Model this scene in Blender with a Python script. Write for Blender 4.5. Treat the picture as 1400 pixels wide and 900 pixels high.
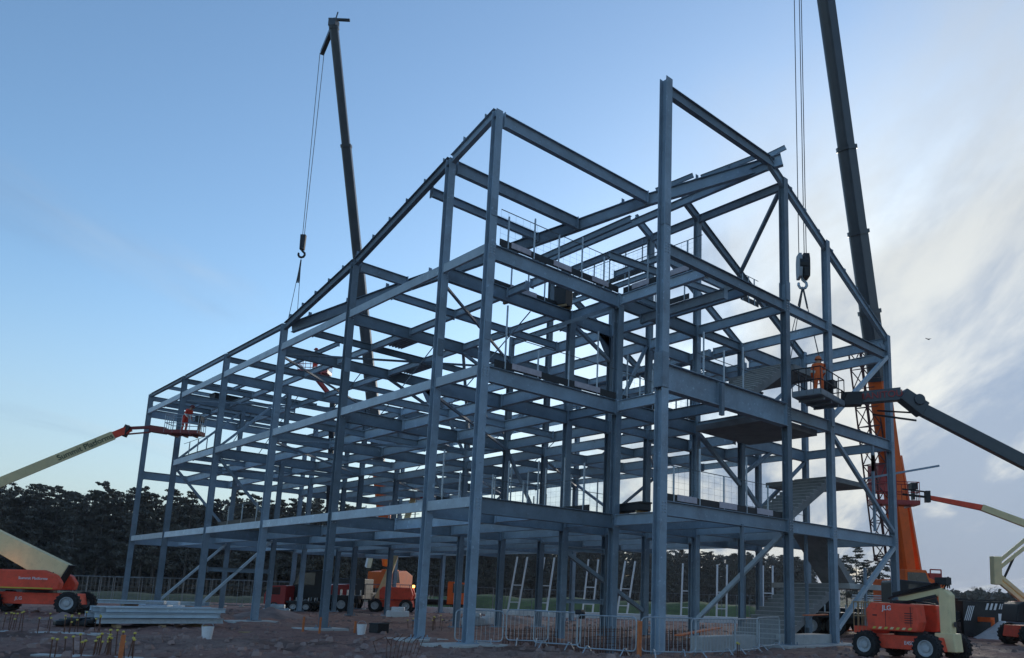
import bpy, bmesh, math, random
from mathutils import Vector, Matrix, noise
R = math.radians
for o in list(bpy.data.objects): bpy.data.objects.remove(o)
scn = bpy.context.scene
col = scn.collection

# ------------------------------------------------------------------ camera
CAM = Vector((-14.511, -20.460, 1.540))
FW = Vector((0.6818, 0.7090, 0.1805)); RT = Vector((0.7168, -0.6967, 0.0291)); UP = Vector((-0.1464, -0.1095, 0.9832))
cd = bpy.data.cameras.new('camera'); cam = bpy.data.objects.new('camera', cd); col.objects.link(cam)
m = Matrix.Identity(4)
for i in range(3): m[i][0] = RT[i]; m[i][1] = UP[i]; m[i][2] = -FW[i]; m[i][3] = CAM[i]
cam.matrix_world = m
cd.sensor_fit = 'HORIZONTAL'; cd.sensor_width = 36; cd.lens = 1088.92/1400*36
cd.shift_x = (700-815.13)/1400; cd.shift_y = (615.25-450)/1400
cd.clip_start = 0.1; cd.clip_end = 6000
scn.camera = cam

# ------------------------------------------------------------------ sky, sun, exposure
SUN_AZ, SUN_EL = R(69), R(10)          # azimuth from +Y towards +X
w = bpy.data.worlds.new('World'); scn.world = w; w.use_nodes = True
nt = w.node_tree; N = nt.nodes; Lk = nt.links; N.clear()
def nd(t, **k):
    n = N.new(t)
    for a, b in k.items(): setattr(n, a, b)
    return n
def mth(op, a, b=None, c=None, clamp=False):
    n = nd('ShaderNodeMath', operation=op); n.use_clamp = clamp
    for i, x in enumerate((a, b, c)):
        if x is None: continue
        if isinstance(x, (int, float)): n.inputs[i].default_value = x
        else: Lk.new(x, n.inputs[i])
    return n.outputs[0]
sky = nd('ShaderNodeTexSky', sky_type='NISHITA', sun_disc=False, sun_elevation=SUN_EL, sun_rotation=SUN_AZ, altitude=60, air_density=1.0, dust_density=0.9, ozone_density=2.0)
tc = nd('ShaderNodeTexCoord'); sp = nd('ShaderNodeSeparateXYZ'); Lk.new(tc.outputs['Generated'], sp.inputs[0])
X_, Y_, Z_ = sp.outputs
bank = nd('ShaderNodeMapRange', interpolation_type='SMOOTHSTEP'); Lk.new(mth('ADD', mth('MULTIPLY', X_, math.sin(R(100))), mth('MULTIPLY', Y_, math.cos(R(100)))), bank.inputs[0]); bank.inputs[1].default_value = 0.62; bank.inputs[2].default_value = 0.88
lowb = mth('MULTIPLY', mth('MULTIPLY', mth('SUBTRACT', 0.30, Z_, clamp=True), 0.55), bank.outputs[0])      # low cloud is seen through more depth
zc = mth('ADD', mth('MAXIMUM', Z_, 0.0), 0.09)
pu = mth('DIVIDE', X_, zc); pv = mth('DIVIDE', Y_, zc)          # where the view ray meets a flat cloud layer
cb = nd('ShaderNodeCombineXYZ'); Lk.new(pu, cb.inputs[0]); Lk.new(pv, cb.inputs[1])
rot = nd('ShaderNodeMapping'); Lk.new(cb.outputs[0], rot.inputs[0]); rot.inputs['Rotation'].default_value = (0, 0, R(-36))       # wind direction
mp = nd('ShaderNodeMapping'); Lk.new(rot.outputs[0], mp.inputs[0]); mp.inputs['Scale'].default_value = (0.55, 1.25, 1)
mp.inputs['Location'].default_value = (3.1, 0.4, 0)
n1 = nd('ShaderNodeTexNoise'); n1.inputs['Scale'].default_value = 0.62; n1.inputs['Detail'].default_value = 7; n1.inputs['Roughness'].default_value = 0.58; n1.inputs['Distortion'].default_value = 0.4
Lk.new(mp.outputs[0], n1.inputs['Vector'])
# the cloud bank lies to the right of the sun and thins out away from there
sd = (math.sin(R(86)), math.cos(R(86)))
side = mth('ADD', mth('MULTIPLY', X_, sd[0]), mth('MULTIPLY', Y_, sd[1]))
cov = nd('ShaderNodeMapRange', interpolation_type='SMOOTHSTEP'); Lk.new(side, cov.inputs[0])
cov.inputs[1].default_value = 0.50; cov.inputs[2].default_value = 0.95; cov.inputs[3].default_value = -0.13; cov.inputs[4].default_value = 0.27
cl = nd('ShaderNodeMapRange', interpolation_type='SMOOTHSTEP'); Lk.new(mth('ADD', mth('ADD', n1.outputs[0], cov.outputs[0]), mth('MULTIPLY', lowb, 0.9)), cl.inputs[0])
cl.inputs[1].default_value = 0.42; cl.inputs[2].default_value = 0.76
# thick parts go grey, thin parts pass light
n2 = nd('ShaderNodeTexNoise'); n2.inputs['Scale'].default_value = 1.5; n2.inputs['Detail'].default_value = 8; n2.inputs['Roughness'].default_value = 0.58; n2.inputs['Distortion'].default_value = 0.3
mp2 = nd('ShaderNodeMapping'); Lk.new(rot.outputs[0], mp2.inputs[0]); mp2.inputs['Scale'].default_value = (0.30, 1.15, 1); mp2.inputs['Location'].default_value = (8.3, 4.9, 0)
Lk.new(mp2.outputs[0], n2.inputs['Vector'])
th = nd('ShaderNodeMapRange', interpolation_type='SMOOTHSTEP'); Lk.new(mth('ADD', n2.outputs[0], lowb), th.inputs[0]); th.inputs[1].default_value = 0.40; th.inputs[2].default_value = 0.62
thin = nd('ShaderNodeMapRange', interpolation_type='SMOOTHSTEP'); Lk.new(Z_, thin.inputs[0]); thin.inputs[1].default_value = 0.58; thin.inputs[2].default_value = 0.34; thin.inputs[3].default_value = 0.15      # high cloud is thin
ccol = nd('ShaderNodeMixRGB'); Lk.new(mth('MULTIPLY', th.outputs[0], thin.outputs[0]), ccol.inputs[0]); ccol.inputs[1].default_value = (2.5, 2.6, 2.6, 1); ccol.inputs[2].default_value = (0.80, 1.14, 1.72, 1)
# cloud lit through from behind is brightest round the sun
sdir = nd('ShaderNodeVectorMath', operation='DOT_PRODUCT'); Lk.new(tc.outputs['Generated'], sdir.inputs[0]); sdir.inputs[1].default_value = (math.sin(R(73))*math.cos(R(15)), math.cos(R(73))*math.cos(R(15)), math.sin(R(15)))
lit = mth('ADD', 0.92, mth('MULTIPLY', mth('POWER', mth('MAXIMUM', sdir.outputs['Value'], 0.0), 30.0), 0.20))
cmul = nd('ShaderNodeMixRGB', blend_type='MULTIPLY'); cmul.inputs[0].default_value = 1; Lk.new(ccol.outputs[0], cmul.inputs[1]); Lk.new(lit, cmul.inputs[2])
# pale haze just above the horizon all round
hz = nd('ShaderNodeMapRange', interpolation_type='SMOOTHSTEP'); Lk.new(Z_, hz.inputs[0]); hz.inputs[1].default_value = 0.34; hz.inputs[2].default_value = -0.02
skm = nd('ShaderNodeMixRGB', blend_type='MULTIPLY'); skm.inputs[0].default_value = 1; Lk.new(sky.outputs[0], skm.inputs[1]); skm.inputs[2].default_value = (0.79, 0.895, 0.975, 1)
h1 = nd('ShaderNodeMixRGB'); Lk.new(mth('MULTIPLY', hz.outputs[0], 0.80), h1.inputs[0]); Lk.new(skm.outputs[0], h1.inputs[1]); h1.inputs[2].default_value = (1.8, 2.05, 2.2, 1)
mx = nd('ShaderNodeMixRGB'); Lk.new(mth('MULTIPLY', cl.outputs[0], 0.96), mx.inputs[0]); Lk.new(h1.outputs[0], mx.inputs[1]); Lk.new(cmul.outputs[0], mx.inputs[2])
bg = nd('ShaderNodeBackground'); Lk.new(mx.outputs[0], bg.inputs[0]); bg.inputs[1].default_value = 0.1
wo = nd('ShaderNodeOutputWorld'); Lk.new(bg.outputs[0], wo.inputs[0])

sl = bpy.data.lights.new('sun', 'SUN'); sl.energy = 0.5; sl.angle = R(14); sl.color = (1.0, 0.93, 0.82)
so = bpy.data.objects.new('sun', sl); col.objects.link(so)
sv = Vector((math.sin(SUN_AZ)*math.cos(SUN_EL), math.cos(SUN_AZ)*math.cos(SUN_EL), math.sin(SUN_EL)))
so.rotation_euler = sv.to_track_quat('Z', 'Y').to_euler(); so.location = sv*80 + Vector((0, 0, 60))
vs = scn.view_settings; vs.view_transform = 'Standard'; vs.look = 'None'; vs.exposure = 1.48; vs.gamma = 1; vs.use_curve_mapping = False
scn.render.engine = 'CYCLES'
random.seed(11)

# ------------------------------------------------------------------ helpers
def at(px, dep, z=0.0):
    """plan point seen at column px of the photograph, dep metres out"""
    p = CAM + dep*(FW + (px-815.13)/1088.92*RT); return Vector((p.x, p.y, z))
MATS = {}
def mat(name, c, rough=0.6, metal=0.0, var=0.12, scale=3.0, dirt=0.0, dirtc=(0.05, 0.04, 0.035), bump=0.0, emit=None, es=1.0, spec=0.4, rnd=0.0):
    if name in MATS: return MATS[name]
    M_ = bpy.data.materials.new(name); M_.use_nodes = True; t = M_.node_tree; b = t.nodes['Principled BSDF']
    def T(k, **kw):
        n = t.nodes.new(k)
        for a, x in kw.items(): setattr(n, a, x)
        return n
    tcn = T('ShaderNodeTexCoord'); no = T('ShaderNodeTexNoise'); no.inputs['Scale'].default_value = scale; no.inputs['Detail'].default_value = 6; no.inputs['Roughness'].default_value = 0.65
    t.links.new(tcn.outputs['Object'], no.inputs['Vector'])
    rmp = T('ShaderNodeMapRange'); t.links.new(no.outputs[0], rmp.inputs[0]); rmp.inputs[1].default_value = .3; rmp.inputs[2].default_value = .7; rmp.inputs[3].default_value = 1-var; rmp.inputs[4].default_value = 1+var
    mixv = T('ShaderNodeMixRGB', blend_type='MULTIPLY'); mixv.inputs[0].default_value = 1; mixv.inputs[1].default_value = (*c, 1)
    t.links.new(rmp.outputs[0], mixv.inputs[2]); out = mixv.outputs[0]
    if dirt > 0:
        n2_ = T('ShaderNodeTexNoise'); n2_.inputs['Scale'].default_value = scale*2.3; n2_.inputs['Detail'].default_value = 8; n2_.inputs['Roughness'].default_value = 0.7
        t.links.new(tcn.outputs['Object'], n2_.inputs['Vector'])
        r2 = T('ShaderNodeMapRange'); t.links.new(n2_.outputs[0], r2.inputs[0]); r2.inputs[1].default_value = .52; r2.inputs[2].default_value = .72; r2.inputs[3].default_value = 0; r2.inputs[4].default_value = dirt
        m2 = T('ShaderNodeMixRGB'); t.links.new(r2.outputs[0], m2.inputs[0]); t.links.new(out, m2.inputs[1]); m2.inputs[2].default_value = (*dirtc, 1); out = m2.outputs[0]
    if rnd > 0:
        ns = T('ShaderNodeTexNoise'); ns.inputs['Scale'].default_value = 5.5; ns.inputs['Detail'].default_value = 5; ns.inputs['Roughness'].default_value = 0.75; t.links.new(tcn.outputs['Object'], ns.inputs['Vector'])
        for lo, hi, cc, am in ((.61, .66, tuple(min(1, x*1.9) for x in c), .55), (.36, .31, (c[0]*.55, c[1]*.42, c[2]*.36), .6)):      # pale scuffs, brown mud and rust spots
            rs_ = T('ShaderNodeMapRange'); t.links.new(ns.outputs[0], rs_.inputs[0]); rs_.inputs[1].default_value = lo; rs_.inputs[2].default_value = hi; rs_.inputs[4].default_value = am
            ms = T('ShaderNodeMixRGB'); t.links.new(rs_.outputs[0], ms.inputs[0]); t.links.new(out, ms.inputs[1]); ms.inputs[2].default_value = (*cc, 1); out = ms.outputs[0]
        oi = T('ShaderNodeObjectInfo'); r3 = T('ShaderNodeMapRange'); t.links.new(oi.outputs['Random'], r3.inputs[0]); r3.inputs[3].default_value = 1-rnd; r3.inputs[4].default_value = 1+rnd*.8
        m3 = T('ShaderNodeMixRGB', blend_type='MULTIPLY'); m3.inputs[0].default_value = 1; t.links.new(out, m3.inputs[1]); t.links.new(r3.outputs[0], m3.inputs[2]); out = m3.outputs[0]
    t.links.new(out, b.inputs['Base Color'])
    rr = T('ShaderNodeMapRange'); t.links.new(no.outputs[0], rr.inputs[0]); rr.inputs[3].default_value = max(0.05, rough-.1); rr.inputs[4].default_value = min(1, rough+.12); t.links.new(rr.outputs[0], b.inputs['Roughness'])
    b.inputs['Metallic'].default_value = metal; b.inputs['Specular IOR Level'].default_value = spec
    if bump > 0:
        bn = T('ShaderNodeBump'); bn.inputs['Strength'].default_value = bump; bn.inputs['Distance'].default_value = 0.05
        n3 = T('ShaderNodeTexNoise'); n3.inputs['Scale'].default_value = scale*5; n3.inputs['Detail'].default_value = 8
        t.links.new(tcn.outputs['Object'], n3.inputs['Vector']); t.links.new(n3.outputs[0], bn.inputs['Height']); t.links.new(bn.outputs[0], b.inputs['Normal'])
    if emit: b.inputs['Emission Color'].default_value = (*emit, 1); b.inputs['Emission Strength'].default_value = es
    MATS[name] = M_; return M_

steel = mat('blue_grey_painted_steel', (0.222, 0.284, 0.342), 0.55, 0.0, 0.24, 0.55, 0.5, (0.13, 0.135, 0.14), spec=0.3, rnd=0.36)
steel2 = mat('pale_blue_grey_steel', (0.46, 0.54, 0.595), 0.5, 0.0, 0.16, 0.9, 0.3, (0.25, 0.28, 0.31), rnd=0.22)
wirem = mat('dull_fence_wire', (0.11, 0.12, 0.125), 0.6, 0.2, 0.2, 3)
steel_lit = mat('sidelit_blue_grey_steel', (0.355, 0.435, 0.50), 0.5, 0.0, 0.18, 0.9, 0.3, (0.19, 0.22, 0.25), spec=0.3, rnd=0.3)  # same steel made paler: brighter side light on cross beams put into the colour
galv = mat('galvanised_steel', (0.40, 0.45, 0.49), 0.42, 0.5, 0.2, 6, 0.2, (0.2, 0.2, 0.2))
deckm = mat('deck_underside', (0.30, 0.34, 0.38), 0.45, 0.35, 0.12, 2)
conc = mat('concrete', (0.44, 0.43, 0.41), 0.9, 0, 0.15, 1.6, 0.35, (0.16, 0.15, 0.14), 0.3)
concd = mat('dark_concrete', (0.24, 0.235, 0.23), 0.85, 0, 0.2, 1.4, 0.4, (0.08, 0.075, 0.07), 0.3)  # darker concrete tone for stair waists and landing slabs
orange = mat('orange_machine_paint', (0.80, 0.10, 0.055), 0.6, 0, 0.14, 2.2, 0.45, (0.26, 0.07, 0.05), spec=.22)
orange2 = mat('crane_orange_paint', (0.78, 0.14, 0.03), 0.55, 0, 0.12, 1.2, 0.3, (0.35, 0.09, 0.04), spec=.22)
cream = mat('cream_machine_paint', (0.76, 0.62, 0.35), 0.55, 0, 0.1, 1.6, 0.35, (0.42, 0.36, 0.24), spec=.22)
black = mat('black_paint', (0.016, 0.017, 0.02), 0.5, 0, 0.3, 3, 0.3, (0.05, 0.045, 0.04))
darkg = mat('dark_grey_boom_paint', (0.058, 0.067, 0.078), 0.35, 0, 0.15, 1, 0.2, (0.03, 0.03, 0.03))
rubber = mat('tyre_rubber', (0.02, 0.02, 0.021), 0.85, 0, 0.3, 5, 0.6, (0.075, 0.055, 0.05))
rimm = mat('wheel_rim_paint', (0.42, 0.44, 0.46), 0.5, 0, 0.15, 5, 0.4, (0.12, 0.09, 0.08))
white = mat('white_paint', (0.72, 0.73, 0.74), 0.5, 0, 0.06, 4, 0.3, (0.35, 0.33, 0.31))
glass = mat('dark_glass', (0.02, 0.025, 0.03), 0.08, 0, 0.05, 1, spec=0.8)
rust = mat('rusty_rebar', (0.12, 0.055, 0.035), 0.85, 0, 0.3, 8)
yellow = mat('yellow_plastic', (0.62, 0.50, 0.10), 0.5, 0, 0.08, 5)
timber = mat('raw_timber', (0.36, 0.24, 0.13), 0.8, 0, 0.2, 6, 0.2)
stake_or = mat('orange_sprayed_timber', (0.55, 0.17, 0.06), 0.75, 0, 0.2, 8, 0.2)
plas_or = mat('orange_plastic', (0.60, 0.15, 0.05), 0.5, 0, 0.1, 5)
hivis = mat('orange_hi_vis_cloth', (0.75, 0.13, 0.03), 0.8, 0, 0.15, 9)
redcl = mat('red_work_cloth', (0.72, 0.08, 0.05), 0.8, 0, 0.2, 9)
navy = mat('navy_work_cloth', (0.03, 0.03, 0.06), 0.85, 0, 0.2, 9)
skin = mat('skin', (0.45, 0.27, 0.19), 0.6, 0, 0.05, 5)
refl = mat('reflective_tape', (0.7, 0.7, 0.62), 0.35, 0.2, 0.03, 5)
boardm = mat('pale_toe_board', (0.48, 0.43, 0.46), 0.7, 0, 0.12, 4, 0.3, (0.25, 0.2, 0.2))
beacon = mat('lit_amber_beacon', (0.9, 0.4, 0.05), 0.4, emit=(1.0, 0.42, 0.06), es=4)
greenl = mat('lit_green_beacon', (0.2, 0.9, 0.3), 0.4, emit=(0.25, 1.0, 0.35), es=3)
cable = mat('steel_cable', (0.06, 0.065, 0.07), 0.5, 0.4)
dkred = mat('dark_red_platform_paint', (0.20, 0.035, 0.03), 0.6, 0, 0.2, 3, 0.4, (0.05, 0.02, 0.02))
redv = mat('red_vehicle_paint', (0.36, 0.03, 0.03), 0.35, 0, 0.08, 2, 0.3)

class MB:
    def __init__(s): s.v = []; s.f = []
    def add(s, vs, fs):
        n = len(s.v); s.v += [tuple(x) for x in vs]; s.f += [tuple(i+n for i in q) for q in fs]; return s
    def box(s, c, size, rz=0.0, Rm=None):
        hx, hy, hz_ = size[0]/2, size[1]/2, size[2]/2
        M_ = Rm if Rm is not None else Matrix.Rotation(rz, 3, 'Z')
        c = Vector(c)
        P = [c + M_ @ Vector((x, y, z)) for x in (-hx, hx) for y in (-hy, hy) for z in (-hz_, hz_)]
        return s.add(P, [(0, 1, 3, 2), (4, 6, 7, 5), (0, 4, 5, 1), (2, 3, 7, 6), (0, 2, 6, 4), (1, 5, 7, 3)])
    @staticmethod
    def frame(p0, p1, up=(0, 0, 1)):
        p0, p1 = Vector(p0), Vector(p1); d = (p1-p0).normalized(); up = Vector(up)
        if abs(d.dot(up)) > 0.995: up = Vector((0, 1, 0)) if abs(d.y) < 0.9 else Vector((1, 0, 0))
        sd_ = d.cross(up).normalized(); u = sd_.cross(d).normalized(); return p0, p1, d, sd_, u
    def prof(s, p0, p1, pts, up=(0, 0, 1), pts1=None, cap=True):
        """extrude a closed profile (side, up) from p0 to p1"""
        p0, p1, d, a, u = MB.frame(p0, p1, up); n = len(pts); q = pts1 or pts
        V = [p0 + a*x + u*y for x, y in pts] + [p1 + a*x + u*y for x, y in q]
        F = [(i, (i+1) % n, (i+1) % n+n, i+n) for i in range(n)]
        if cap: F += [tuple(range(n-1, -1, -1)), tuple(range(n, 2*n))]
        return s.add(V, F)
    def bar(s, p0, p1, w_, h, up=(0, 0, 1), w1=None, h1=None):
        w1 = w_ if w1 is None else w1; h1 = h if h1 is None else h1
        A = [(-w_/2, -h/2), (w_/2, -h/2), (w_/2, h/2), (-w_/2, h/2)]; B = [(-w1/2, -h1/2), (w1/2, -h1/2), (w1/2, h1/2), (-w1/2, h1/2)]
        return s.prof(p0, p1, A, up, B)
    def cyl(s, p0, p1, r, r1=None, n=10, cap=True):
        r1 = r if r1 is None else r1
        c = [(math.cos(2*math.pi*i/n), math.sin(2*math.pi*i/n)) for i in range(n)]
        return s.prof(p0, p1, [(x*r, y*r) for x, y in c], (0, 0, 1), [(x*r1, y*r1) for x, y in c], cap)
    def tube(s, pts, r, n=6):
        for a, b in zip(pts, pts[1:]): s.cyl(a, b, r, None, n)
        return s
    def ib(s, p0, p1, h, b, tw=.012, tf=.018, up=(0, 0, 1), top=True):
        """I-section; p0,p1 on the top of the section when top is set, else on its axis"""
        o = -h/2 if top else 0
        B, H, t, f = b/2, h/2, tw/2, tf
        P = [(-B, -H), (B, -H), (B, -H+f), (t, -H+f), (t, H-f), (B, H-f), (B, H), (-B, H), (-B, H-f), (-t, H-f), (-t, -H+f), (-B, -H+f)]
        P = [(x, y+o) for x, y in P]
        p0, p1, d, a, u = MB.frame(p0, p1, up); n = 12
        V = [p0 + a*x + u*y for x, y in P] + [p1 + a*x + u*y for x, y in P]
        F = [(i, (i+1) % n, (i+1) % n+n, i+n) for i in range(n)]
        for k, rev in ((0, True), (n, False)):
            for q in ((0, 1, 2, 11), (5, 6, 7, 8), (3, 4, 9, 10)):
                q = tuple(i+k for i in q); F.append(q[::-1] if rev else q)
        return s.add(V, F)
    def prism(s, pts, origin, ax, ay, az, depth):
        """polygon pts in plane (ax, ay) at origin, extruded by depth both ways along az"""
        o = Vector(origin); ax, ay, az = Vector(ax), Vector(ay), Vector(az); n = len(pts)
        V = [o + ax*x + ay*y - az*depth/2 for x, y in pts] + [o + ax*x + ay*y + az*depth/2 for x, y in pts]
        F = [(i, (i+1) % n, (i+1) % n+n, i+n) for i in range(n)] + [tuple(range(n-1, -1, -1)), tuple(range(n, 2*n))]
        return s.add(V, F)
    def ball(s, c, r, sx=1, sy=1, sz=1, n=8, k=6):
        c = Vector(c); V = [c + Vector((0, 0, -r*sz))]
        for j in range(1, k):
            a = -math.pi/2 + math.pi*j/k
            for i in range(n):
                b = 2*math.pi*i/n; V.append(c + Vector((r*sx*math.cos(a)*math.cos(b), r*sy*math.cos(a)*math.sin(b), r*sz*math.sin(a))))
        V.append(c + Vector((0, 0, r*sz))); F = []
        for i in range(n): F.append((0, 1+(i+1) % n, 1+i))
        for j in range(k-2):
            for i in range(n): F.append((1+j*n+i, 1+j*n+(i+1) % n, 1+(j+1)*n+(i+1) % n, 1+(j+1)*n+i))
        t = len(V)-1
        for i in range(n): F.append((t, 1+(k-2)*n+i, 1+(k-2)*n+(i+1) % n))
        return s.add(V, F)
    def lathe(s, prof_, c, axis, n=20):
        """profile of (radius, along) turned about axis through c"""
        axis = Vector(axis).normalized(); t = Vector((0, 0, 1)) if abs(axis.z) < .9 else Vector((1, 0, 0)); a = axis.cross(t).normalized(); b = axis.cross(a); c = Vector(c)
        V = []; k = len(prof_)
        for i in range(n):
            g = 2*math.pi*i/n
            for r_, l in prof_: V.append(c + axis*l + (a*math.cos(g)+b*math.sin(g))*r_)
        F = [(i*k+j, ((i+1) % n)*k+j, ((i+1) % n)*k+j+1, i*k+j+1) for i in range(n) for j in range(k-1)]
        return s.add(V, F)
    def build(s, name, m_, parent=None, smooth=False, bevel=0.0, loc=None):
        me = bpy.data.meshes.new(name); me.from_pydata(s.v, [], s.f)
        bm = bmesh.new(); bm.from_mesh(me); bmesh.ops.recalc_face_normals(bm, faces=bm.faces); bm.to_mesh(me); bm.free()
        if smooth:
            for p in me.polygons: p.use_smooth = True
        if m_: me.materials.append(m_)
        o = bpy.data.objects.new(name, me); col.objects.link(o); o.parent = parent
        if loc is not None: o.location = loc
        if bevel > 0:
            b = o.modifiers.new('bevel', 'BEVEL'); b.width = bevel; b.segments = 2; b.limit_method = 'ANGLE'
        return o
    def wbuild(s, name, m_, parent, **k):
        """build from world coordinates under a parent"""
        Mi = parent.matrix_basis.inverted()
        s.v = [tuple(Mi @ Vector(x)) for x in s.v]
        return s.build(name, m_, parent, **k)
def tag(o, label=None, cat=None, group=None, kind=None):
    if label: o['label'] = label
    if cat: o['category'] = cat
    if group: o['group'] = group
    if kind: o['kind'] = kind
    return o
def thing(name, label, cat, loc=(0, 0, 0), rz=0.0, group=None):
    o = bpy.data.objects.new(name, None); o.empty_display_size = .2; col.objects.link(o); o.location = loc; o.rotation_euler = (0, 0, rz); o.matrix_basis = Matrix.Translation(Vector(loc)) @ Matrix.Rotation(rz, 4, 'Z')
    return tag(o, label, cat, group)
def kids(o): return [c for c in bpy.data.objects if c.parent == o]
def copy_tree(o, parent=None, cache={}):
    c = o.copy(); col.objects.link(c); c.parent = parent
    for ch in o.children: copy_tree(ch, c)
    return c
def text(body, size, m_, parent, M4, name='lettering', depth=0.004, bold=True):
    cu = bpy.data.curves.new(name, 'FONT'); cu.body = body; cu.size = size; cu.extrude = depth; cu.align_x = 'CENTER'; cu.align_y = 'CENTER'
    if bold: cu.offset = size*0.012
    t = bpy.data.objects.new(name, cu); col.objects.link(t)
    dg = bpy.context.evaluated_depsgraph_get(); me = bpy.data.meshes.new_from_object(t.evaluated_get(dg)); bpy.data.objects.remove(t)
    me.materials.clear(); me.materials.append(m_); me.transform(M4)
    o = bpy.data.objects.new(name, me); col.objects.link(o); o.parent = parent; return o
# ------------------------------------------------------------------ ground
def hnoise(x, y, s, o=0.0): return noise.noise(Vector((x*s+o, y*s-o, o*1.7)))
def smooth(a, b, x):
    t = max(0, min(1, (x-a)/(b-a))); return t*t*(3-2*t)
def pit(x, y):
    # shallow dig round the foundation in the re-entrant corner
    a = smooth(1.6, 2.6, x)*smooth(9.6, 8.6, x)*smooth(-4.9, -4.1, y)*smooth(2.2, 1.2, y)
    return -0.62*a
RUTS = [(-6, -6, .72, -.69, .95), (-8, 3, .8, -.6, .9), (-7, -10, .6, -.8, 1.0), (-9, 14, .62, -.78, .95), (12, -12, .97, -.2, .95), (-3, 6, .30, .95, .95)]
def gz(x, y):
    near = smooth(90, 40, math.hypot(x, y))
    z = pit(x, y)
    z += near*(0.07*hnoise(x, y, .5, 3)+0.05*hnoise(x, y, 1.7, 9)+0.035*hnoise(x, y, 4.3, 5))
    # tracked soil between camera and frame
    ft = smooth(-1, -5, x)*near; z += ft*(0.06*hnoise(x, y, .9, 21)+0.045*hnoise(x, y, 2.6, 31))
    z += -0.05
    # wheel ruts left by the machines, crossing the foreground
    if near > .5:
        for (ax_, ay_, dx_, dy_, sp_) in RUTS:
            s_ = (x-ax_)*dx_+(y-ay_)*dy_; q_ = (x-ax_)*-dy_+(y-ay_)*dx_+.5*math.sin(s_*.22+ax_)
            for o_ in (-sp_, sp_):
                e_ = (q_-o_)/.26
                if abs(e_) < 3: z += (-.11*math.exp(-e_*e_)+.06*math.exp(-(abs(e_)-1.5)**2*2.5))*(.75+.25*math.sin(s_*9))*smooth(.35, .7, .5+.8*hnoise(x, y, .13, ax_))
    far = smooth(70, 140, math.hypot(x-5, y-10)); z += far*(0.3+0.8*hnoise(x, y, .011, 2))
    # rising fields to the right far off
    z += 7.0*smooth(160, 420, x)*(0.8+.6*hnoise(x, y, .006, 8)) + 9*smooth(380, 800, x)*(1+.8*hnoise(x, y, .004, 4))
    return z
def axis_pts(lo, hi, step, far):
    p = []; x = lo
    while x < hi: p.append(x); x += step
    p.append(hi); s = step
    a = hi; b = lo; A = []; B = []
    while a < far: s *= 1.16; a += s; A.append(a)
    s = step
    while b > -far: s *= 1.16; b -= s; B.append(b)
    return B[::-1]+p+A
gx = axis_pts(-16, 30, .2, 1800); gy = axis_pts(-20, 30, .2, 1800)
nx, ny = len(gx), len(gy)
gv = [(x, y, gz(x, y)) for y in gy for x in gx]
gf = [(j*nx+i, j*nx+i+1, (j+1)*nx+i+1, (j+1)*nx+i) for j in range(ny-1) for i in range(nx-1)]
me = bpy.data.meshes.new('ground'); me.from_pydata(gv, [], gf)
for p in me.polygons: p.use_smooth = True
gm = bpy.data.materials.new('site_soil'); gm.use_nodes = True; t = gm.node_tree; b = t.nodes['Principled BSDF']
def T(k, **kw):
    n = t.nodes.new(k)
    for a, x in kw.items(): setattr(n, a, x)
    return n
geo = T('ShaderNodeNewGeometry'); 
def nz(scale, det=8, rough=.6):
    n = T('ShaderNodeTexNoise'); n.inputs['Scale'].default_value = scale; n.inputs['Detail'].default_value = det; n.inputs['Roughness'].default_value = rough; t.links.new(geo.outputs['Position'], n.inputs['Vector']); return n
def mr(src, a, b_, c=0, d=1):
    n = T('ShaderNodeMapRange', interpolation_type='SMOOTHSTEP'); t.links.new(src, n.inputs[0]); n.inputs[1].default_value = a; n.inputs[2].default_value = b_; n.inputs[3].default_value = c; n.inputs[4].default_value = d; return n.outputs[0]
def mixc(fac, a, b_):
    n = T('ShaderNodeMixRGB'); t.links.new(fac, n.inputs[0])
    for i, q in ((1, a), (2, b_)):
        if isinstance(q, tuple): n.inputs[i].default_value = (*q, 1)
        else: t.links.new(q, n.inputs[i])
    return n.outputs[0]
na, nb, nc = nz(.35), nz(3.1, 10, .7), nz(19, 6, .7)
soil = mixc(mr(na.outputs[0], .35, .65), (0.285, 0.16, 0.132), (0.385, 0.23, 0.19))
soil = mixc(mr(nz(.13, 4, .5).outputs[0], .50, .62), soil, (0.33, 0.225, 0.19))
soil = mixc(mr(nz(.21, 5, .6).outputs[0], .54, .66), soil, (0.14, 0.085, 0.072))
soil = mixc(mr(nb.outputs[0], .45, .75), soil, (0.13, 0.078, 0.068))
soil = mixc(mr(nc.outputs[0], .60, .74), soil, (0.36, 0.29, 0.26))
# grass takes over beyond the site
ln = T('ShaderNodeVectorMath', operation='DISTANCE'); t.links.new(geo.outputs['Position'], ln.inputs[0]); ln.inputs[1].default_value = (10, 5, 0)
grass = mixc(mr(nz(.05).outputs[0], .4, .6), (0.045, 0.065, 0.025), (0.075, 0.085, 0.035))
fl = mr(nz(.007, 2).outputs[0], .45, .55)
grass = mixc(fl, grass, (0.075, 0.062, 0.045))
colr = mixc(mr(ln.outputs['Value'], 66, 78), soil, grass)
t.links.new(colr, b.inputs['Base Color']); b.inputs['Roughness'].default_value = .9; b.inputs['Specular IOR Level'].default_value = .12
rg = mr(na.outputs[0], .4, .62, .72, .98); t.links.new(rg, b.inputs['Roughness'])
bn = T('ShaderNodeBump'); bn.inputs['Strength'].default_value = .9; bn.inputs['Distance'].default_value = .11
ad = T('ShaderNodeMath', operation='ADD'); t.links.new(nb.outputs[0], ad.inputs[0]); t.links.new(nc.outputs[0], ad.inputs[1]); t.links.new(ad.outputs[0], bn.inputs['Height']); t.links.new(bn.outputs[0], b.inputs['Normal'])
me.materials.append(gm)
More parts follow.
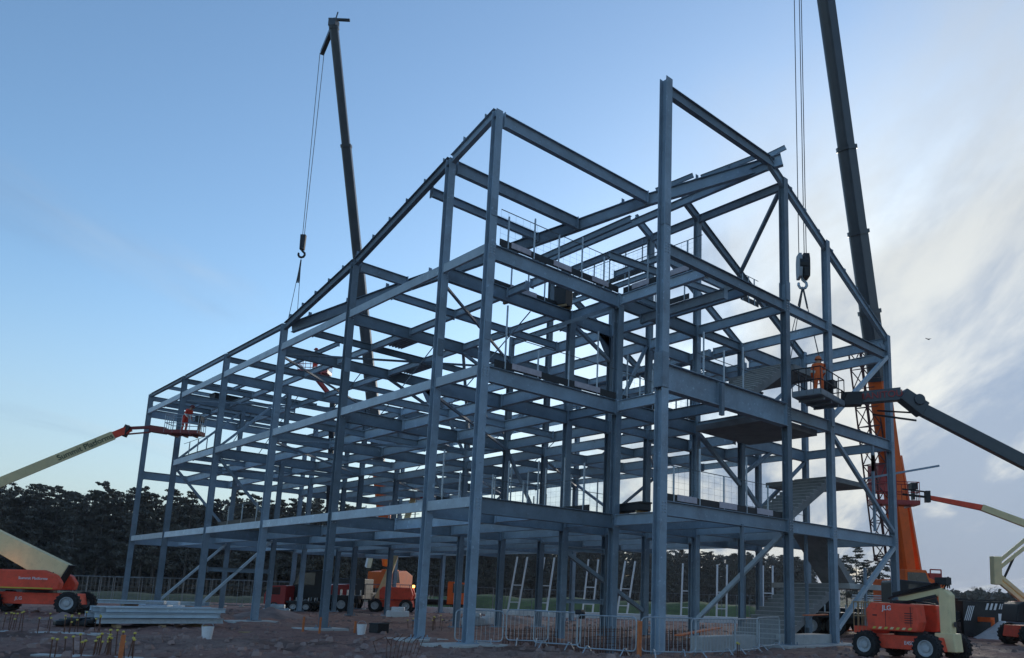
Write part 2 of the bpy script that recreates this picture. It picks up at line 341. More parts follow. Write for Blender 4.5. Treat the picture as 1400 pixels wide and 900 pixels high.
ground = bpy.data.objects.new('ground', me); col.objects.link(ground); tag(ground, 'dark reddish brown churned soil of the building site', 'ground', kind='structure')

# loose stones and clods, too many to count
mb = MB(); rs = random.Random(5)
for i in range(4200):
    if rs.random() < .55: dist = rs.uniform(9, 26); px = rs.uniform(-30, 1430); q = at(px, dist)
    else: q = Vector((rs.uniform(-10, 24), rs.uniform(-10, 34), 0))
    r = rs.choice((.02, .03, .03, .04, .06, .09, .13))*rs.uniform(.7, 1.2)
    z = gz(q.x, q.y); n = 5
    V = [Vector((q.x+r*math.cos(k*1.2566)*rs.uniform(.6, 1.3), q.y+r*math.sin(k*1.2566)*rs.uniform(.6, 1.3), z-.01)) for k in range(n)]
    W = [Vector((q.x+(v.x-q.x)*rs.uniform(.5, .85), q.y+(v.y-q.y)*rs.uniform(.5, .85), z+r*rs.uniform(.5, .9))) for v in V]
    mb.add(V+W, [(k, (k+1) % n, (k+1) % n+n, k+n) for k in range(n)]+[tuple(range(n, 2*n))])
clod = mat('soil_clods', (0.26, 0.18, 0.16), .95, 0, .5, .7)
tag(mb.build('loose_stones', clod), 'loose stones and clods strewn over the brown soil', 'stones', kind='stuff')
# ------------------------------------------------------------------ steel frame
FY = [0.0, 2.732, 9.678, 16.495, 23.98, 30.946, 37.828]
Z1, Z2, Z3 = 4.5, 8.773, 12.95
GY = -4.322; XG1, XH, XA, XB, XC = 3.79, 6.171, 10.894, 14.05, 19.316; XM = 8.5
frame = thing('steel_building', 'blue grey bolted steel skeleton of a three storey building under construction', 'building', (0, 0, 0))
cnt = {}
def part(name, mb, m_=steel):
    cnt[name] = cnt.get(name, 0)+1
    return mb.build(name, m_, frame)
def column(x, y, z1, z0=0.0, s=.27, plate=True):
    c = MB().ib((x, y, z0), (x, y, z1), s, s, .016, .024, (0, 1, 0), top=False)
    o = part('column', c)
    bp = MB().box((x, y, z0+.02), (.5, .5, .045))
    for sx in (-1, 1):
        for sy in (-1, 1): bp.cyl((x+sx*.19, y+sy*.19, z0+.04), (x+sx*.19, y+sy*.19, z0+.13), .02, None, 6)
    if plate:
        q = bp.build('base_plate', steel, o)
    return o
def xb(y, x0, x1, z, h=.5, b=.2, name='beam', m_=None):
    mb = MB().ib((x0+.16, y, z), (x1-.16, y, z), h, b, .012, .02)
    for x in (x0+.15, x1-.15): mb.box((x, y, z-h/2-.01), (.025, b+.05, h+.08))
    return part(name, mb, m_ or steel)
def yb(x, y0, y1, z, h=.36, b=.17, name='cross_beam', m_=None):
    a = .12
    mb = MB().ib((x, y0+a, z), (x, y1-a, z), h, b, .011, .016)
    for y in (y0+a+.01, y1-a-.01): mb.box((x, y, z-h/2-.01), (b+.04, .022, h+.06))
    return part(name, mb, m_ or steel)
def chan(x, y0, y1, z, h=.3, b=.1, face=-1, name='edge_beam', m_=None):
    """channel along Y, flat back turned outwards"""
    t_ = .014; P = [(0, -h), (0, 0), (b, 0), (b, -t_), (t_, -t_), (t_, -h+t_), (b, -h+t_), (b, -h)]
    P = [(face*(-p[0])*1.0, p[1]) for p in P]
    P = [(-x_*1, y_) for x_, y_ in P] if face < 0 else P
    mb = MB(); V = []
    for yy in (y0+.14, y1-.14):
        for px_, pz_ in P: V.append((x + (px_ if face > 0 else -px_)*1.0, yy, z+pz_))
    n = len(P)
    mb.add(V, [(i, (i+1) % n, (i+1) % n+n, i+n) for i in range(n)]+[(0, 1, 4, 5), (1, 2, 3, 4), (0, 5, 6, 7), (n, n+1, n+4, n+5), (n+1, n+2, n+3, n+4), (n, n+5, n+6, n+7)])
    return part(name, mb, m_ or steel2)
def brace(p0, p1, w_=.14, m_=None, tubeb=False):
    mb = MB()
    mb.bar(p0, p1, w_, w_)
    return part('brace', mb, m_ or steel)
# columns of the long facade
tops = [17.80, 17.08, 15.15, 13.95, 13.98, 13.98, 13.98]
for y, t_ in zip(FY, tops): column(0, y, t_)
for y in FY[1:]: column(XM, y, Z3-.02, s=.25)
for y in FY[3:]: column(XA, y, Z3-.02, s=.25)
for y in FY[2:]: column(XC, y, Z3+.85, s=.25)
column(XH, 0, Z3+.02, -.68); column(XH, FY[1], Z3-.02, -.5); column(XH, FY[2], Z1-.5, s=.22)
column(3.6, FY[4], Z3-.5, s=.22); column(3.6, FY[5], Z3-.5, s=.22)
# right wing
column(XG1, GY, 18.86, -.3, s=.31); column(XA, GY, 18.1, s=.27); column(XB, GY, 16.55, s=.27); column(XC, GY, 13.72, s=.27)
for y in (0, FY[1], FY[2]):
    column(XA, y, 18.0, s=.25)
    if y < 5: column(XB, y, Z3, s=.24)
column(XC, 0, 13.8, s=.25); column(XC, FY[1], 13.8, s=.25)
# splices
for x, y, z in ((XA, GY, 13.35), (XG1, GY, 13.9), (XB, GY, 8.9)):
    part('splice_plate', MB().box((x, y-.16, z), (.26, .02, .75)).box((x, y+.16, z), (.26, .02, .75)).box((x-.03, y, z), (.02, .24, .6)))
part('splice_box', MB().box((XG1-.17, GY, 8.62), (.06, .34, 1.15)).box((XG1-.03, GY-.18, 8.62), (.30, .02, 1.15)))
# floors
for lv, z in enumerate((Z1, Z2, Z3)):
    for k, y in enumerate(FY):
        spans = [(0, XM), (XM, XA), (XA, XC)] if k else [(0, XH), (XH, XA), (XA, XB), (XB, XC)]
        for a, b_ in spans:
            h = .52 if b_-a > 4 else .36
            if k == 6 and lv == 1 and a > 0: pass
            xb(y, a, b_, z-.002*lv, h)
    for k in range(6):
        y0, y1 = FY[k], FY[k+1]
        if not (lv == 1 and k == 5): chan(-.11, y0, y1, z, .32)
        for x in (2.83, 5.67, XM, XA, 13.70, 16.51):
            if k == 0 and x in (5.67,): continue
            if lv == 2 and x not in (XM, XA):
                ym = (y0+y1)/2; yb(x, y0, ym, z-.05, .30, .15, m_=steel_lit); yb(x, ym, y1, z-.05, .30, .15, m_=steel_lit)
            else: yb(x, y0, y1, z-.02, .44, .19, m_=steel_lit)
        if lv and k:
            if lv == 2: xb((y0+y1)/2, -.18, XM, z-.03, .30, .17, 'joist'); xb((y0+y1)/2, XA, XC, z-.03, .36, .17, 'joist')
            elif k < 5: xb(y0+(y1-y0)*.5, -.18, XM, z-.04, .28, .16, 'joist'); xb(y0+(y1-y0)*.5, XA, XC, z-.04, .34, .16, 'joist')
        if k == 0: yb(XH, y0, y1, z-.02, .36)
        chan(XC+.11, y0, y1, z, .32, face=1)
    # right wing floor
    g = [(XG1, XA), (XA, XB), (XB, XC)]
    for a, b_ in g:
        if lv == 1 and a == XG1: continue
        xb(GY, a, b_, z, .46 if lv < 2 else .40)
    for x in (XH, XA, XB, XC): yb(x, GY, 0, z-.02, .40, m_=steel_lit)
    yb(8.5, GY, 0, z-.02, .40)
    if lv == 2: yb(7.3, GY, 0, z-.5, .36)
# plate girder carrying the overhang
gd = MB().ib((XG1+.1, GY, 8.87), (XA-.1, GY, 8.87), .88, .3, .02, .03)
for x in (XG1+.16, 6.6, XA-.16): gd.box((x, GY-.075, 8.43), (.02, .13, .82)); gd.box((x, GY+.075, 8.43), (.02, .13, .82))
part('plate_girder', gd)
part('girder_bracket', MB().box((XG1+2.85, GY-.19, 8.2), (.16, .12, 1.1)))
# upper roof of the high end
zA = lambda y: 17.80-.243*y
ridge_x, ridge_z = 9.9, 18.62
E1, E2, E3 = (7.72, 0, 17.78), (6.40, FY[1], 17.10), (2.63, FY[2], 15.18)
xb(0, .1, 7.72, 17.80, .48, .2, 'rafter'); xb(FY[1], .1, 6.40, 17.10, .48, .2, 'rafter'); xb(FY[2], .1, 2.63, 15.22, .42, .18, 'rafter')
xb(4.35, .1, 5.62, 16.66, .34, .16, 'rafter')
part('rafter', MB().ib((XG1+.1, GY, 18.66), (10.2, GY, 18.66), .40, .2, .012, .02))
hip = [(10.35, GY-.25, 18.84), E1, E2, E3, (.12, 16.0, 13.95)]
for a, b_ in zip(hip, hip[1:]): part('hip_beam', MB().ib(a, b_, .50, .2, .012, .02))
edge = [(0, 0, 17.92), (0, FY[1], 17.2), (0, FY[2], 15.28), (0, FY[3], 14.0)]
for a, b_ in zip(edge, edge[1:]): part('eaves_rafter', MB().ib((a[0]-.02, a[1]+.1, a[2]), (b_[0]-.02, b_[1]-.1, b_[2]), .36, .18, .012, .018))
for a, b_ in zip(FY[3:], FY[4:]):
    part('parapet_rail', MB().ib((0-.02, a+.1, 14.02), (-.02, b_-.1, 14.02), .24, .16, .01, .014))
for y in FY[4:]: xb(y, 0, XM, 13.86, .30, .15, 'parapet_beam')
xb(FY[6], 0, XM, 13.2, .2, .15, 'parapet_beam'); xb((FY[5]+FY[6])/2, -.14, XM, 14.0, .22, .13, 'parapet_beam')
for y0, y1 in zip(FY[3:], FY[4:]): yb(2.83, y0, y1, 13.84, .22, .12, 'parapet_beam')
# cleats standing on the rafters
def cleats(pts, n, dz=.1, m_=steel):
    tot = sum((Vector(b_)-Vector(a)).length for a, b_ in zip(pts, pts[1:]))
    for i in range(n):
        d = tot*(i+.5)/n
        for a, b_ in zip(pts, pts[1:]):
            a, b_ = Vector(a), Vector(b_); L = (b_-a).length
            if d <= L: p = a.lerp(b_, d/L); break
            d -= L
        part('purlin_cleat', MB().box(p+Vector((0, 0, dz)), (.16, .02, .2)).box(p+Vector((0, .06, .02)), (.16, .12, .02)))
cleats(edge, 13, .1); cleats(hip[:2], 4, .1); cleats(hip[1:], 8, .1)
# purlin lengths lying along the hip near its head
hp = lambda t_, dz: Vector(hip[1]).lerp(Vector(hip[0]), t_)+Vector((0, 0, dz))
part('purlin', MB().ib(hp(.05, .16), hp(.34, .34), .2, .07, .004, .006)); part('purlin', MB().ib(hp(.40, .14), hp(.86, .34), .2, .07, .004, .006)); part('purlin', MB().ib(hp(.9, .2), hp(1.03, .34), .2, .07, .004, .006))
# steep roof of the stair wing
sB = (ridge_z-13.76)/(XC-ridge_x)
zB = lambda x: ridge_z-sB*(x-ridge_x)
part('ridge_beam', MB().ib((ridge_x-.1, GY, ridge_z-.25), (ridge_x-.1, FY[2]+.3, ridge_z-.25), .34, .16))
part('ridge_beam', MB().ib((ridge_x-.9, FY[1]-.5, ridge_z-.55), (ridge_x-.9, FY[2]+.3, ridge_z-.6), .30, .14))
for y in (GY, 0, FY[1], FY[2]):
    yy = y+.02
    part('rafter', MB().ib((ridge_x, yy, zB(ridge_x)+.02), (XC+.05, yy, zB(XC+.05)+.02), .34, .17, .012, .018))
cleats([(ridge_x, GY, zB(ridge_x)), (XC, GY, zB(XC))], 9, .08)
for x, z, h in ((XA, zB(XA)-.12, .34), (XC, 13.62, .46), (XB, Z3-.05, .36)):
    ys = [GY, 0, FY[1], FY[2]]
    for a, b_ in zip(ys, ys[1:]):
        if x == XB and a == GY: continue
        yb(x, a, b_, z, h, .16, 'eaves_beam')
yb(XA, FY[1], FY[2], 16.2, .24, .14, 'eaves_beam')
xb(0, XM, XB, 15.45, .3, .16, 'tie_beam'); part('tie_beam', MB().ib((4.6, -1.0, 13.9), (11.2, -1.0, 14.35), .28, .15))
yb(XM, 0, FY[1], 15.4, .26, .14, 'tie_beam')
brace((XA+.1, GY+.1, 17.9), (13.9, -.1, 16.3), .15)
for y0, y1 in zip(FY[2:], FY[3:]): yb(XC, y0, y1, 13.75, .3, .15, 'parapet_beam')
# bracing
for y in (FY[4], FY[5]):
    brace((.1, y, .55), (3.5, y, 4.05), .13, steel2); brace((.1, y, Z2-.45), (3.5, y, Z1+.3), .13); brace((.1, y, Z2+.05), (3.5, y, Z3-.55), .12)
xb(FY[4], .1, 3.6, 2.45, .22, .15, 'tie_beam')
brace((XA, -.1, .75), (XA, GY+.25, 4.0), .16, steel2)
brace((XB+.15, GY-.05, .6), (XC-.15, GY-.05, 4.0), .17, steel2); brace((XB+.15, GY-.05, Z2-.6), (XC-.15, GY-.05, Z1+.2), .15); brace((XB+.15, GY-.05, Z2+.2), (XC-.15, GY-.05, Z3-.3), .17, steel2)
brace((XB+.15, 0, Z1+.2), (XC-.15, 0, Z2-.6), .14); brace((XB+.15, 0, Z2+.2), (XC-.15, 0, Z3-.4), .14)
xb(FY[1], XH, XM, 3.4, .16, .14, 'tie_beam'); xb(FY[1], XH, XM, 1.4, .16, .14, 'tie_beam'); brace((XH+.1, FY[1], 3.2), (XA-.1, FY[1], 1.0), .15)
brace((XA+.2, 0, Z2-.5), (XB-.1, 0, 6.5), .16); brace((16.3, 0, Z2-.5), (XB+.1, 0, 7.0), .15); brace((XB+.1, 0, 6.6), (16.6, 0, Z1+.2), .15)
brace((XM, FY[2], Z2-.4), (XA, FY[2], Z1+.2), .13); brace((XM, FY[3], Z3-.4), (XA, FY[3], Z2+.2), .13); brace((XM, FY[3], Z2-.4), (XA, FY[3], Z1+.2), .13)
brace((XM+.2, FY[1], Z2+.1), (XA-.2, FY[1], Z3-.4), .13); brace((XC, FY[2]+.2, Z1+.1), (XC, FY[3]-.2, Z2-.4), .14); brace((XC, FY[3]-.2, Z2+.1), (XC, FY[2]+.2, Z3-.4), .14)
brace((XC, FY[4]+.2, Z2+.1), (XC, FY[5]-.2, Z3-.4), .14); brace((5.67, FY[2], Z3-.3), (8.4, FY[2]+3, Z2), .13)
brace((XH, .15, Z3-.4), (3.2, .15, Z2+2.2), .13)
# plan bracing and slender ties through the upper bays
for z in (Z2-.5, Z3-.5):
    for k in (1, 2, 3, 4):
        a, b_ = (0.2, XM-.2) if k % 2 else (XM-.2, .2)
        brace((a, FY[k]+.3, z), (b_, FY[k+1]-.3, z), .09)
        brace((XA+.2, FY[k]+.3, z), (XC-.2, FY[k+1]-.3, z), .09)
for k in (2, 4):
    brace((XM, FY[k], Z2+.1), (XA, FY[k], Z3-.4), .12); brace((XC, FY[k]+.2, Z2-.5), (XC, FY[k+1]-.2, Z1+.2), .13)
for k in range(1, 6):
    for x in (4.25, 15.1): part('tie_rod', MB().cyl((x, FY[k]+.3, Z3-.45), (x, FY[k+1]-.3, Z2+.1), .025, None, 6))
for y, xa, xb_ in ((FY[1], XM, XH), (FY[2], XM, 5.67), (FY[2], XA, 13.7), (FY[3], XA, 13.7), (FY[3], XM, 5.67)):
    brace((xa, y, Z3-1.6), (xb_, y, Z3-.45), .13)
    s_ = 1 if xb_ > xa else -1
    part('gusset_plate', MB().prism([(0, 0), (.75, 0), (.3, -.7), (0, -.9)], (xa+s_*.14, y, Z3-.5), (s_, 0, 0), (0, 0, 1), (0, 1, 0), .03))
for y, z in ((1.4, Z3+1.1), (6.2, Z3+.9)): xb(y, XM, XA, z, .26, .14, 'tie_beam')
yb(XM, FY[1], FY[2], Z3+.9, .28, .14, 'tie_beam'); yb(XA, FY[1], FY[2], Z3+1.15, .28, .14, 'tie_beam')
for y in (FY[1], FY[2]): part('stub_column', MB().bar((XM, y, Z3), (XM, y, Z3+1.0), .2, .2))
# splices up the long facade
for k, z in ((0, 9.9), (0, 14.2), (1, 9.9), (2, 10.6), (3, 9.9), (4, 9.9), (5, 9.9)):
    part('splice_plate', MB().box((0, FY[k]-.145, z), (.24, .018, .6)).box((0, FY[k]+.145, z), (.24, .018, .6)))
# vertical hangers and small posts at the facades
for x, y, z0, z1 in ((8.0, GY-.02, .9, Z1-.4), (XA+.9, GY+.6, .6, Z1-.4), (XA+2.2, GY+.6, .6, Z1-.4), (16.6, GY, .2, 3.0), (17.6, GY, Z1+.1, Z2-.9), (17.6, GY, Z2-1.6, Z2-.46)):
    part('hanger_post', MB().bar((x, y, z0), (x, y, z1), .1, .1))
# knee haunches
def haunch(x, y, z, dx, dy, s=.7):
    mb = MB(); d = Vector((dx, dy, 0)); mb.prism([(0, 0), (s*1.5, 0), (0, -s)], (x, y, z), d, (0, 0, 1), d.cross(Vector((0, 0, 1))), .03); part('haunch', mb)
for y in FY[1:5]: haunch(XM-.12, y, Z3-.5, -1, 0, .5); haunch(XA+.12, y, Z3-.5, 1, 0, .5)
haunch(XC-.1, GY, 13.2, -1, 0, .4)
# ribbed roof deck already laid on some bays
def deck(x0, x1, y0, y1, z):
    mb = MB(); n = max(2, int((x1-x0)/.16)); V = []; xs = []
    for i in range(n):
        a = x0+(x1-x0)*i/n; p = (x1-x0)/n
        xs += [(a, 0), (a+p*.40, 0), (a+p*.5, .06), (a+p*.9, .06)]
    xs.append((x1, 0))
    for yy in (y0+.1, y1-.1): V += [(x, yy, z+dz) for x, dz in xs]
    k = len(xs); mb.add(V, [(i, i+1, k+i+1, k+i) for i in range(k-1)]); part('deck_sheet', mb, deckm)
zt = Z3+.005
deck(2.9, 4.2, FY[2]+.5, FY[2]+3.2, zt); deck(5.7, 7.0, FY[3]-2.6, FY[3], zt); deck(13.8, 15.0, FY[2], FY[3], zt)

# bolt groups on the near columns
for x, y, s_ in ((0, 0, .27), (0, FY[1], .27), (0, FY[2], .27), (XG1, GY, .31), (XA, GY, .27), (XB, GY, .27), (XC, GY, .27), (XH, 0, .27)):
    for z in (Z1, Z2, Z3):
        if y == GY and x == XG1 and z == Z2: z = 9.2
        mb = MB()
        for dz in (-.08, -.18, -.28, -.38):
            for dx in (-.07, .07): mb.cyl((x+dx, y-s_/2-.03, z+dz), (x+dx, y-s_/2, z+dz), .02, None, 6)
        part('bolt_group', mb, galv)
# ------------------------------------------------------------------ wood, hedges, far fields
rt = random.Random(21)
bark = mat('pine_bark', (0.085, 0.068, 0.058), .95, 0, .35, 2)
def leafmat(name, a, b_):
    M_ = bpy.data.materials.new(name); M_.use_nodes = True; t = M_.node_tree; p = t.nodes['Principled BSDF']
    oi = t.nodes.new('ShaderNodeObjectInfo'); g = t.nodes.new('ShaderNodeNewGeometry'); n = t.nodes.new('ShaderNodeTexNoise'); n.inputs['Scale'].default_value = .6; t.links.new(g.outputs['Position'], n.inputs['Vector'])
    ad = t.nodes.new('ShaderNodeMath'); ad.operation = 'ADD'; t.links.new(n.outputs[0], ad.inputs[0]); t.links.new(oi.outputs['Random'], ad.inputs[1])
    mrn = t.nodes.new('ShaderNodeMapRange'); t.links.new(ad.outputs[0], mrn.inputs[0]); mrn.inputs[1].default_value = .3; mrn.inputs[2].default_value = 1.4
    mx_ = t.nodes.new('ShaderNodeMixRGB'); t.links.new(mrn.outputs[0], mx_.inputs[0]); mx_.inputs[1].default_value = (*a, 1); mx_.inputs[2].default_value = (*b_, 1)
    t.links.new(mx_.outputs[0], p.inputs['Base Color']); p.inputs['Roughness'].default_value = .85; p.inputs['Specular IOR Level'].default_value = .15
    return M_
needle = leafmat('pine_needles', (0.10, 0.096, 0.085), (0.14, 0.125, 0.10))
bareb = leafmat('bare_twigs', (0.05, 0.038, 0.03), (0.075, 0.06, 0.045))
def leaf_cloud(mb, c, r, n, s, rr, flat=.6):
    for i in range(n):
        d = Vector((rr.gauss(0, 1), rr.gauss(0, 1), rr.gauss(0, 1)*flat)); d = d.normalized()*r*(rr.random()**.4); p = Vector(c)+Vector((d.x, d.y, d.z*flat))
        a = Vector((rr.gauss(0, 1), rr.gauss(0, 1), rr.gauss(0, .6))).normalized(); b_ = a.cross(Vector((rr.gauss(0, 1), rr.gauss(0, 1), rr.gauss(0, 1)))).normalized()
        k = s*rr.uniform(.6, 1.4); mb.add([p-a*k, p+b_*k*.7, p+a*k, p-b_*k*.7], [(0, 1, 2, 3)])
def pine_mesh(seed, h, low=.22, n=52, dens=50, s=.20):
    rr = random.Random(seed); tr = MB(); cr = MB()
    lean = Vector((rr.uniform(-.4, .4), rr.uniform(-.4, .4), 0))
    pts = [Vector((0, 0, -.5))+lean*0] + [Vector((0, 0, h*k))+lean*k for k in (.3, .6, .95)]
    rad = [.26, .2, .13, .04]
    for k in range(3): tr.cyl(pts[k], pts[k+1], rad[k], rad[k+1], 6, False)
    for i in range(n):
        f_ = low+(1-low)*(i+rr.random())/n; z = h*f_; w_ = (1-f_)/(1-low); reach = (.9+2.0*w_**.45)*rr.uniform(.6, 1.25)*(.8 if f_ < low+.1 else 1)
        a = rr.uniform(0, 6.283); e = Vector((math.cos(a)*reach, math.sin(a)*reach, rr.uniform(-.2, .6))); base = Vector((0, 0, z))+lean*f_
        tr.cyl(base, base+e*.8, .05, .02, 4, False)
        leaf_cloud(cr, base+e*.62, .55+.55*w_, dens, s, rr)
        leaf_cloud(cr, base+e*1.0, .4+.3*w_, dens//2, s*.8, rr)
    # dead lower snags
    for i in range(5):
        z = h*rr.uniform(.15, low); a = rr.uniform(0, 6.28); tr.cyl((0, 0, z), (math.cos(a)*1.1, math.sin(a)*1.1, z-.1), .03, .012, 4, False)
    return tr, cr
protos = []
for k, h in enumerate((17.6, 18.6, 17.0, 18.2, 19.2)):
    tr, cr = pine_mesh(40+k, h)
    r_ = thing('pine_tree', 'dark tall pine at the front of the wood behind the site', 'tree', (0, 0, -500), 0, 'pines at the front edge of the wood')
    tr.build('trunk', bark, r_); cr.build('crown', needle, r_); protos.append(r_)
used = [False]*5
def wood_edge(px):
    # distance and height of the wood's front as it runs from near left to far right
    if px < 480: return 132+px*.03, 1.0
    if px < 720: return 146+(px-480)*.22, 1.0-(px-480)*.0004
    return 200+(px-720)*.16, .90
px = -130; ntree = 0
while px < 1100:
    dep, sc = wood_edge(px); k = rt.randrange(5)
    o = protos[k] if not used[k] else copy_tree(protos[k])
    used[k] = True
    p = at(px+rt.uniform(-6, 6), dep+rt.uniform(-3, 5)); o.location = (p.x, p.y, gz(p.x, p.y)-.2); s_ = sc*rt.uniform(.95, 1.015)*.93; o.rotation_euler = (0, 0, rt.uniform(0, 6.28)); o.scale = (s_*1.05, s_*1.05, s_)
    px += 1.75*1088.9/dep*rt.uniform(.7, 1.25); ntree += 1
# deeper wood behind the front trees: reads as one mass
mbt = MB(); mbc = MB()
for row in range(5):
    px = -150
    while px < 1110:
        dep, sc = wood_edge(px); dep += 6+row*7; p = at(px+rt.uniform(-8, 8), dep+rt.uniform(-3, 3)); h = 17.6*sc*rt.uniform(.94, 1.0); z0 = gz(p.x, p.y)-.4
        mbt.cyl(p+Vector((0, 0, z0)), p+Vector((0, 0, z0+h*.9)), .2, .05, 4, False)
        for i in range(13):
            f_ = .04+.96*(i+rt.random())/13; w_ = 1-f_; a = rt.uniform(0, 6.28); rr_ = (.3+1.9*w_)*rt.random()
            leaf_cloud(mbc, p+Vector((math.cos(a)*rr_, math.sin(a)*rr_, z0+h*f_)), 1.3+.9*w_, 36, .36, rt)
        px += 3.4*1088.9/dep*rt.uniform(.7, 1.3)
# undergrowth along the foot of the wood
for i in range(5200):
    px = rt.uniform(-140, 1105); dep, sc = wood_edge(px); p = at(px, dep+rt.uniform(3, 30)); z0 = gz(p.x, p.y)
    leaf_cloud(mbc, p+Vector((0, 0, z0+rt.uniform(.3, 12.5)*sc)), 1.9, 26, .42, rt)
wd = thing('wood_interior', 'dark interior of the pine wood behind its front trees', 'wood'); wd['kind'] = 'stuff'
a_ = mbt.build('trunks', bark, wd); b2 = mbc.build('foliage', needle, wd); a_['kind'] = 'stuff'; b2['kind'] = 'stuff'
# shorter pines right of the stairs, seen through the frame
for i, (px, dep, s_) in enumerate(((1152, 150, .58), (1166, 155, .66), (1180, 150, .55), (1196, 158, .60), (1212, 152, .52))):
    o = copy_tree(protos[i]); p = at(px, dep); o.location = (p.x, p.y, gz(p.x, p.y)-.3); o.scale = (s_*1.25, s_*1.25, s_); o['label'] = 'short pine in the small clump seen past the stair wing'; o['group'] = 'clump of pines past the stair wing'
# winter trees on the right
def bare_tree(name, label, pos, h, seed):
    rr = random.Random(seed); r_ = thing(name, label, 'tree', pos); tr = MB(); cr = MB()
    def grow(p, d, l, r, lev):
        e = p+d*l; (tr if lev < 2 else cr).cyl(p, e, r, r*.62, 5, False)
        if lev >= 5: return
        for k in range(3 if lev else 5):
            nd_ = (d+Vector((rr.gauss(0, .55), rr.gauss(0, .55), rr.gauss(.05, .3)))).normalized(); grow(p.lerp(e, rr.uniform(.55, 1.0)), nd_, l*rr.uniform(.55, .8), r*.55, lev+1)
    grow(Vector((0, 0, -.3)), Vector((0, 0, 1)), h*.33, h*.022, 0)
    tr.build('trunk', bark, r_); cr.build('crown', bareb, r_); return r_
p = at(1330, 170); bare_tree('bare_tree', 'bare winter tree rising above the far hedge on the right', (p.x, p.y, gz(p.x, p.y)), 7.6, 3)
p = at(1384, 160); bare_tree('bare_tree', 'smaller bare tree behind the cream boom arms on the right', (p.x, p.y, gz(p.x, p.y)), 5.6, 5)
# hedges and distant wooded ridge
def hedge(name, label, pts, h, n, s=.35, m_=None, cat='hedge'):
    mb = MB()
    for i in range(n):
        u = rt.random()*(len(pts)-1); k = int(u); p = Vector(pts[k]).lerp(Vector(pts[k+1]), u-k); hh = h*(.75+.5*hnoise(p.x, p.y, .12, 6))
        leaf_cloud(mb, p+Vector((rt.uniform(-.7, .7), rt.uniform(-.7, .7), gz(p.x, p.y)+rt.uniform(0, hh))), s*1.6, 7, s, rt)
    return tag(mb.build(name, m_ or bareb), label, cat)
hedge('hedge', 'long brown hedge at the foot of the wood', [at(-60, 118), at(200, 112), at(420, 116)], 1.3, 700)
hedge('hedge', 'dark far hedge across the field on the right', [at(1262, 150), at(1340, 140), at(1440, 132)], 2.2, 500, .5, needle)
hedge('far_copse', 'dark copse on the rise at the far right', [at(1290, 260), at(1350, 240), at(1430, 235)], 6.5, 700, 1.1, needle, 'copse')
# grass bank behind the frame
def bank(name, label, pts, w_, h, m_):
    mb = MB(); V = []; nseg = 60; prof_ = [(-.5, 0), (-.38, .25), (-.2, .8), (0, 1), (.2, .85), (.4, .3), (.5, 0)]
    for i in range(nseg+1):
        u = i/nseg*(len(pts)-1); k = min(int(u), len(pts)-2); p = Vector(pts[k]).lerp(Vector(pts[k+1]), u-k); d = (Vector(pts[k+1])-Vector(pts[k])).normalized(); n_ = Vector((-d.y, d.x, 0))
        e = min(1, i/5, (nseg-i)/5)
        for a, b_ in prof_:
            q = p+n_*a*w_; V.append((q.x, q.y, gz(q.x, q.y)-.1+b_*h*e*(1+.35*hnoise(q.x, q.y, .25, 3))))
    k = len(prof_); mb.add(V, [(i*k+j, (i+1)*k+j, (i+1)*k+j+1, i*k+j+1) for i in range(nseg) for j in range(k-1)])
    return tag(mb.build(name, m_, smooth=True), label, 'bank', kind='structure')
turf = mat('rough_turf', (0.075, 0.105, 0.030), .9, 0, .45, .8, .6, (0.10, 0.095, 0.045), .6)
turf2 = mat('dry_turf', (0.085, 0.085, 0.040), .9, 0, .4, .8, .6, (0.05, 0.042, 0.03), .6)
bank('grass_bank', 'green grass bank behind the steel frame', [at(560, 84), at(800, 82), at(1060, 84)], 9, 1.35, turf)
bank('grass_bank', 'low dull grass bank beyond the left fence', [at(40, 78), at(300, 78), at(520, 82)], 7, .7, turf2)
# pale concrete kerb line at the back of the slab
mb = MB(); mb.bar(at(575, 63, .12), at(1010, 58, .12), .5, .5); tag(mb.build('concrete_kerb', white, bevel=.02), 'long pale concrete kerb along the back of the frame', 'kerb')
# temporary fence panels
fp = thing('fence_panel', 'galvanised mesh site fence panel in the line before the wood', 'fence', (0, 0, 0), 0, 'temporary fence panels along the back boundary')
mb = MB(); mb.tube([(0, 0, .1), (0, 0, 2.0), (3.4, 0, 2.0), (3.4, 0, .1), (0, 0, .1)], .022, 6); mb.build('frame', mat('fence_frame', (.2, .21, .22), .5, .3), fp)
mb = MB()
for i in range(1, 9): mb.bar((i*.38, 0, .1), (i*.38, 0, 2), .007, .007)
for i in range(1, 5): mb.bar((0, .006, .1+i*.38), (3.4, .006, .1+i*.38), .007, .007)
mb.build('mesh_infill', wirem, fp)
mb = MB(); mb.box((0, 0, .06), (.25, .65, .13)); mb.build('foot_block', conc, fp)
i = 0
for (pa, pb, n) in (((92, 66), (330, 64), 13), ((330, 64), (650, 66), 14), ((650, 72), (1080, 70), 12)):
    A, B = at(*pa), at(*pb)
    for k in range(n):
        q = A.lerp(B, k/n); o = fp if i == 0 else copy_tree(fp); o.location = (q.x, q.y, gz(q.x, q.y)); o.rotation_euler = (0, 0, math.atan2(B.y-A.y, B.x-A.x)+rt.uniform(-.04, .04)); i += 1
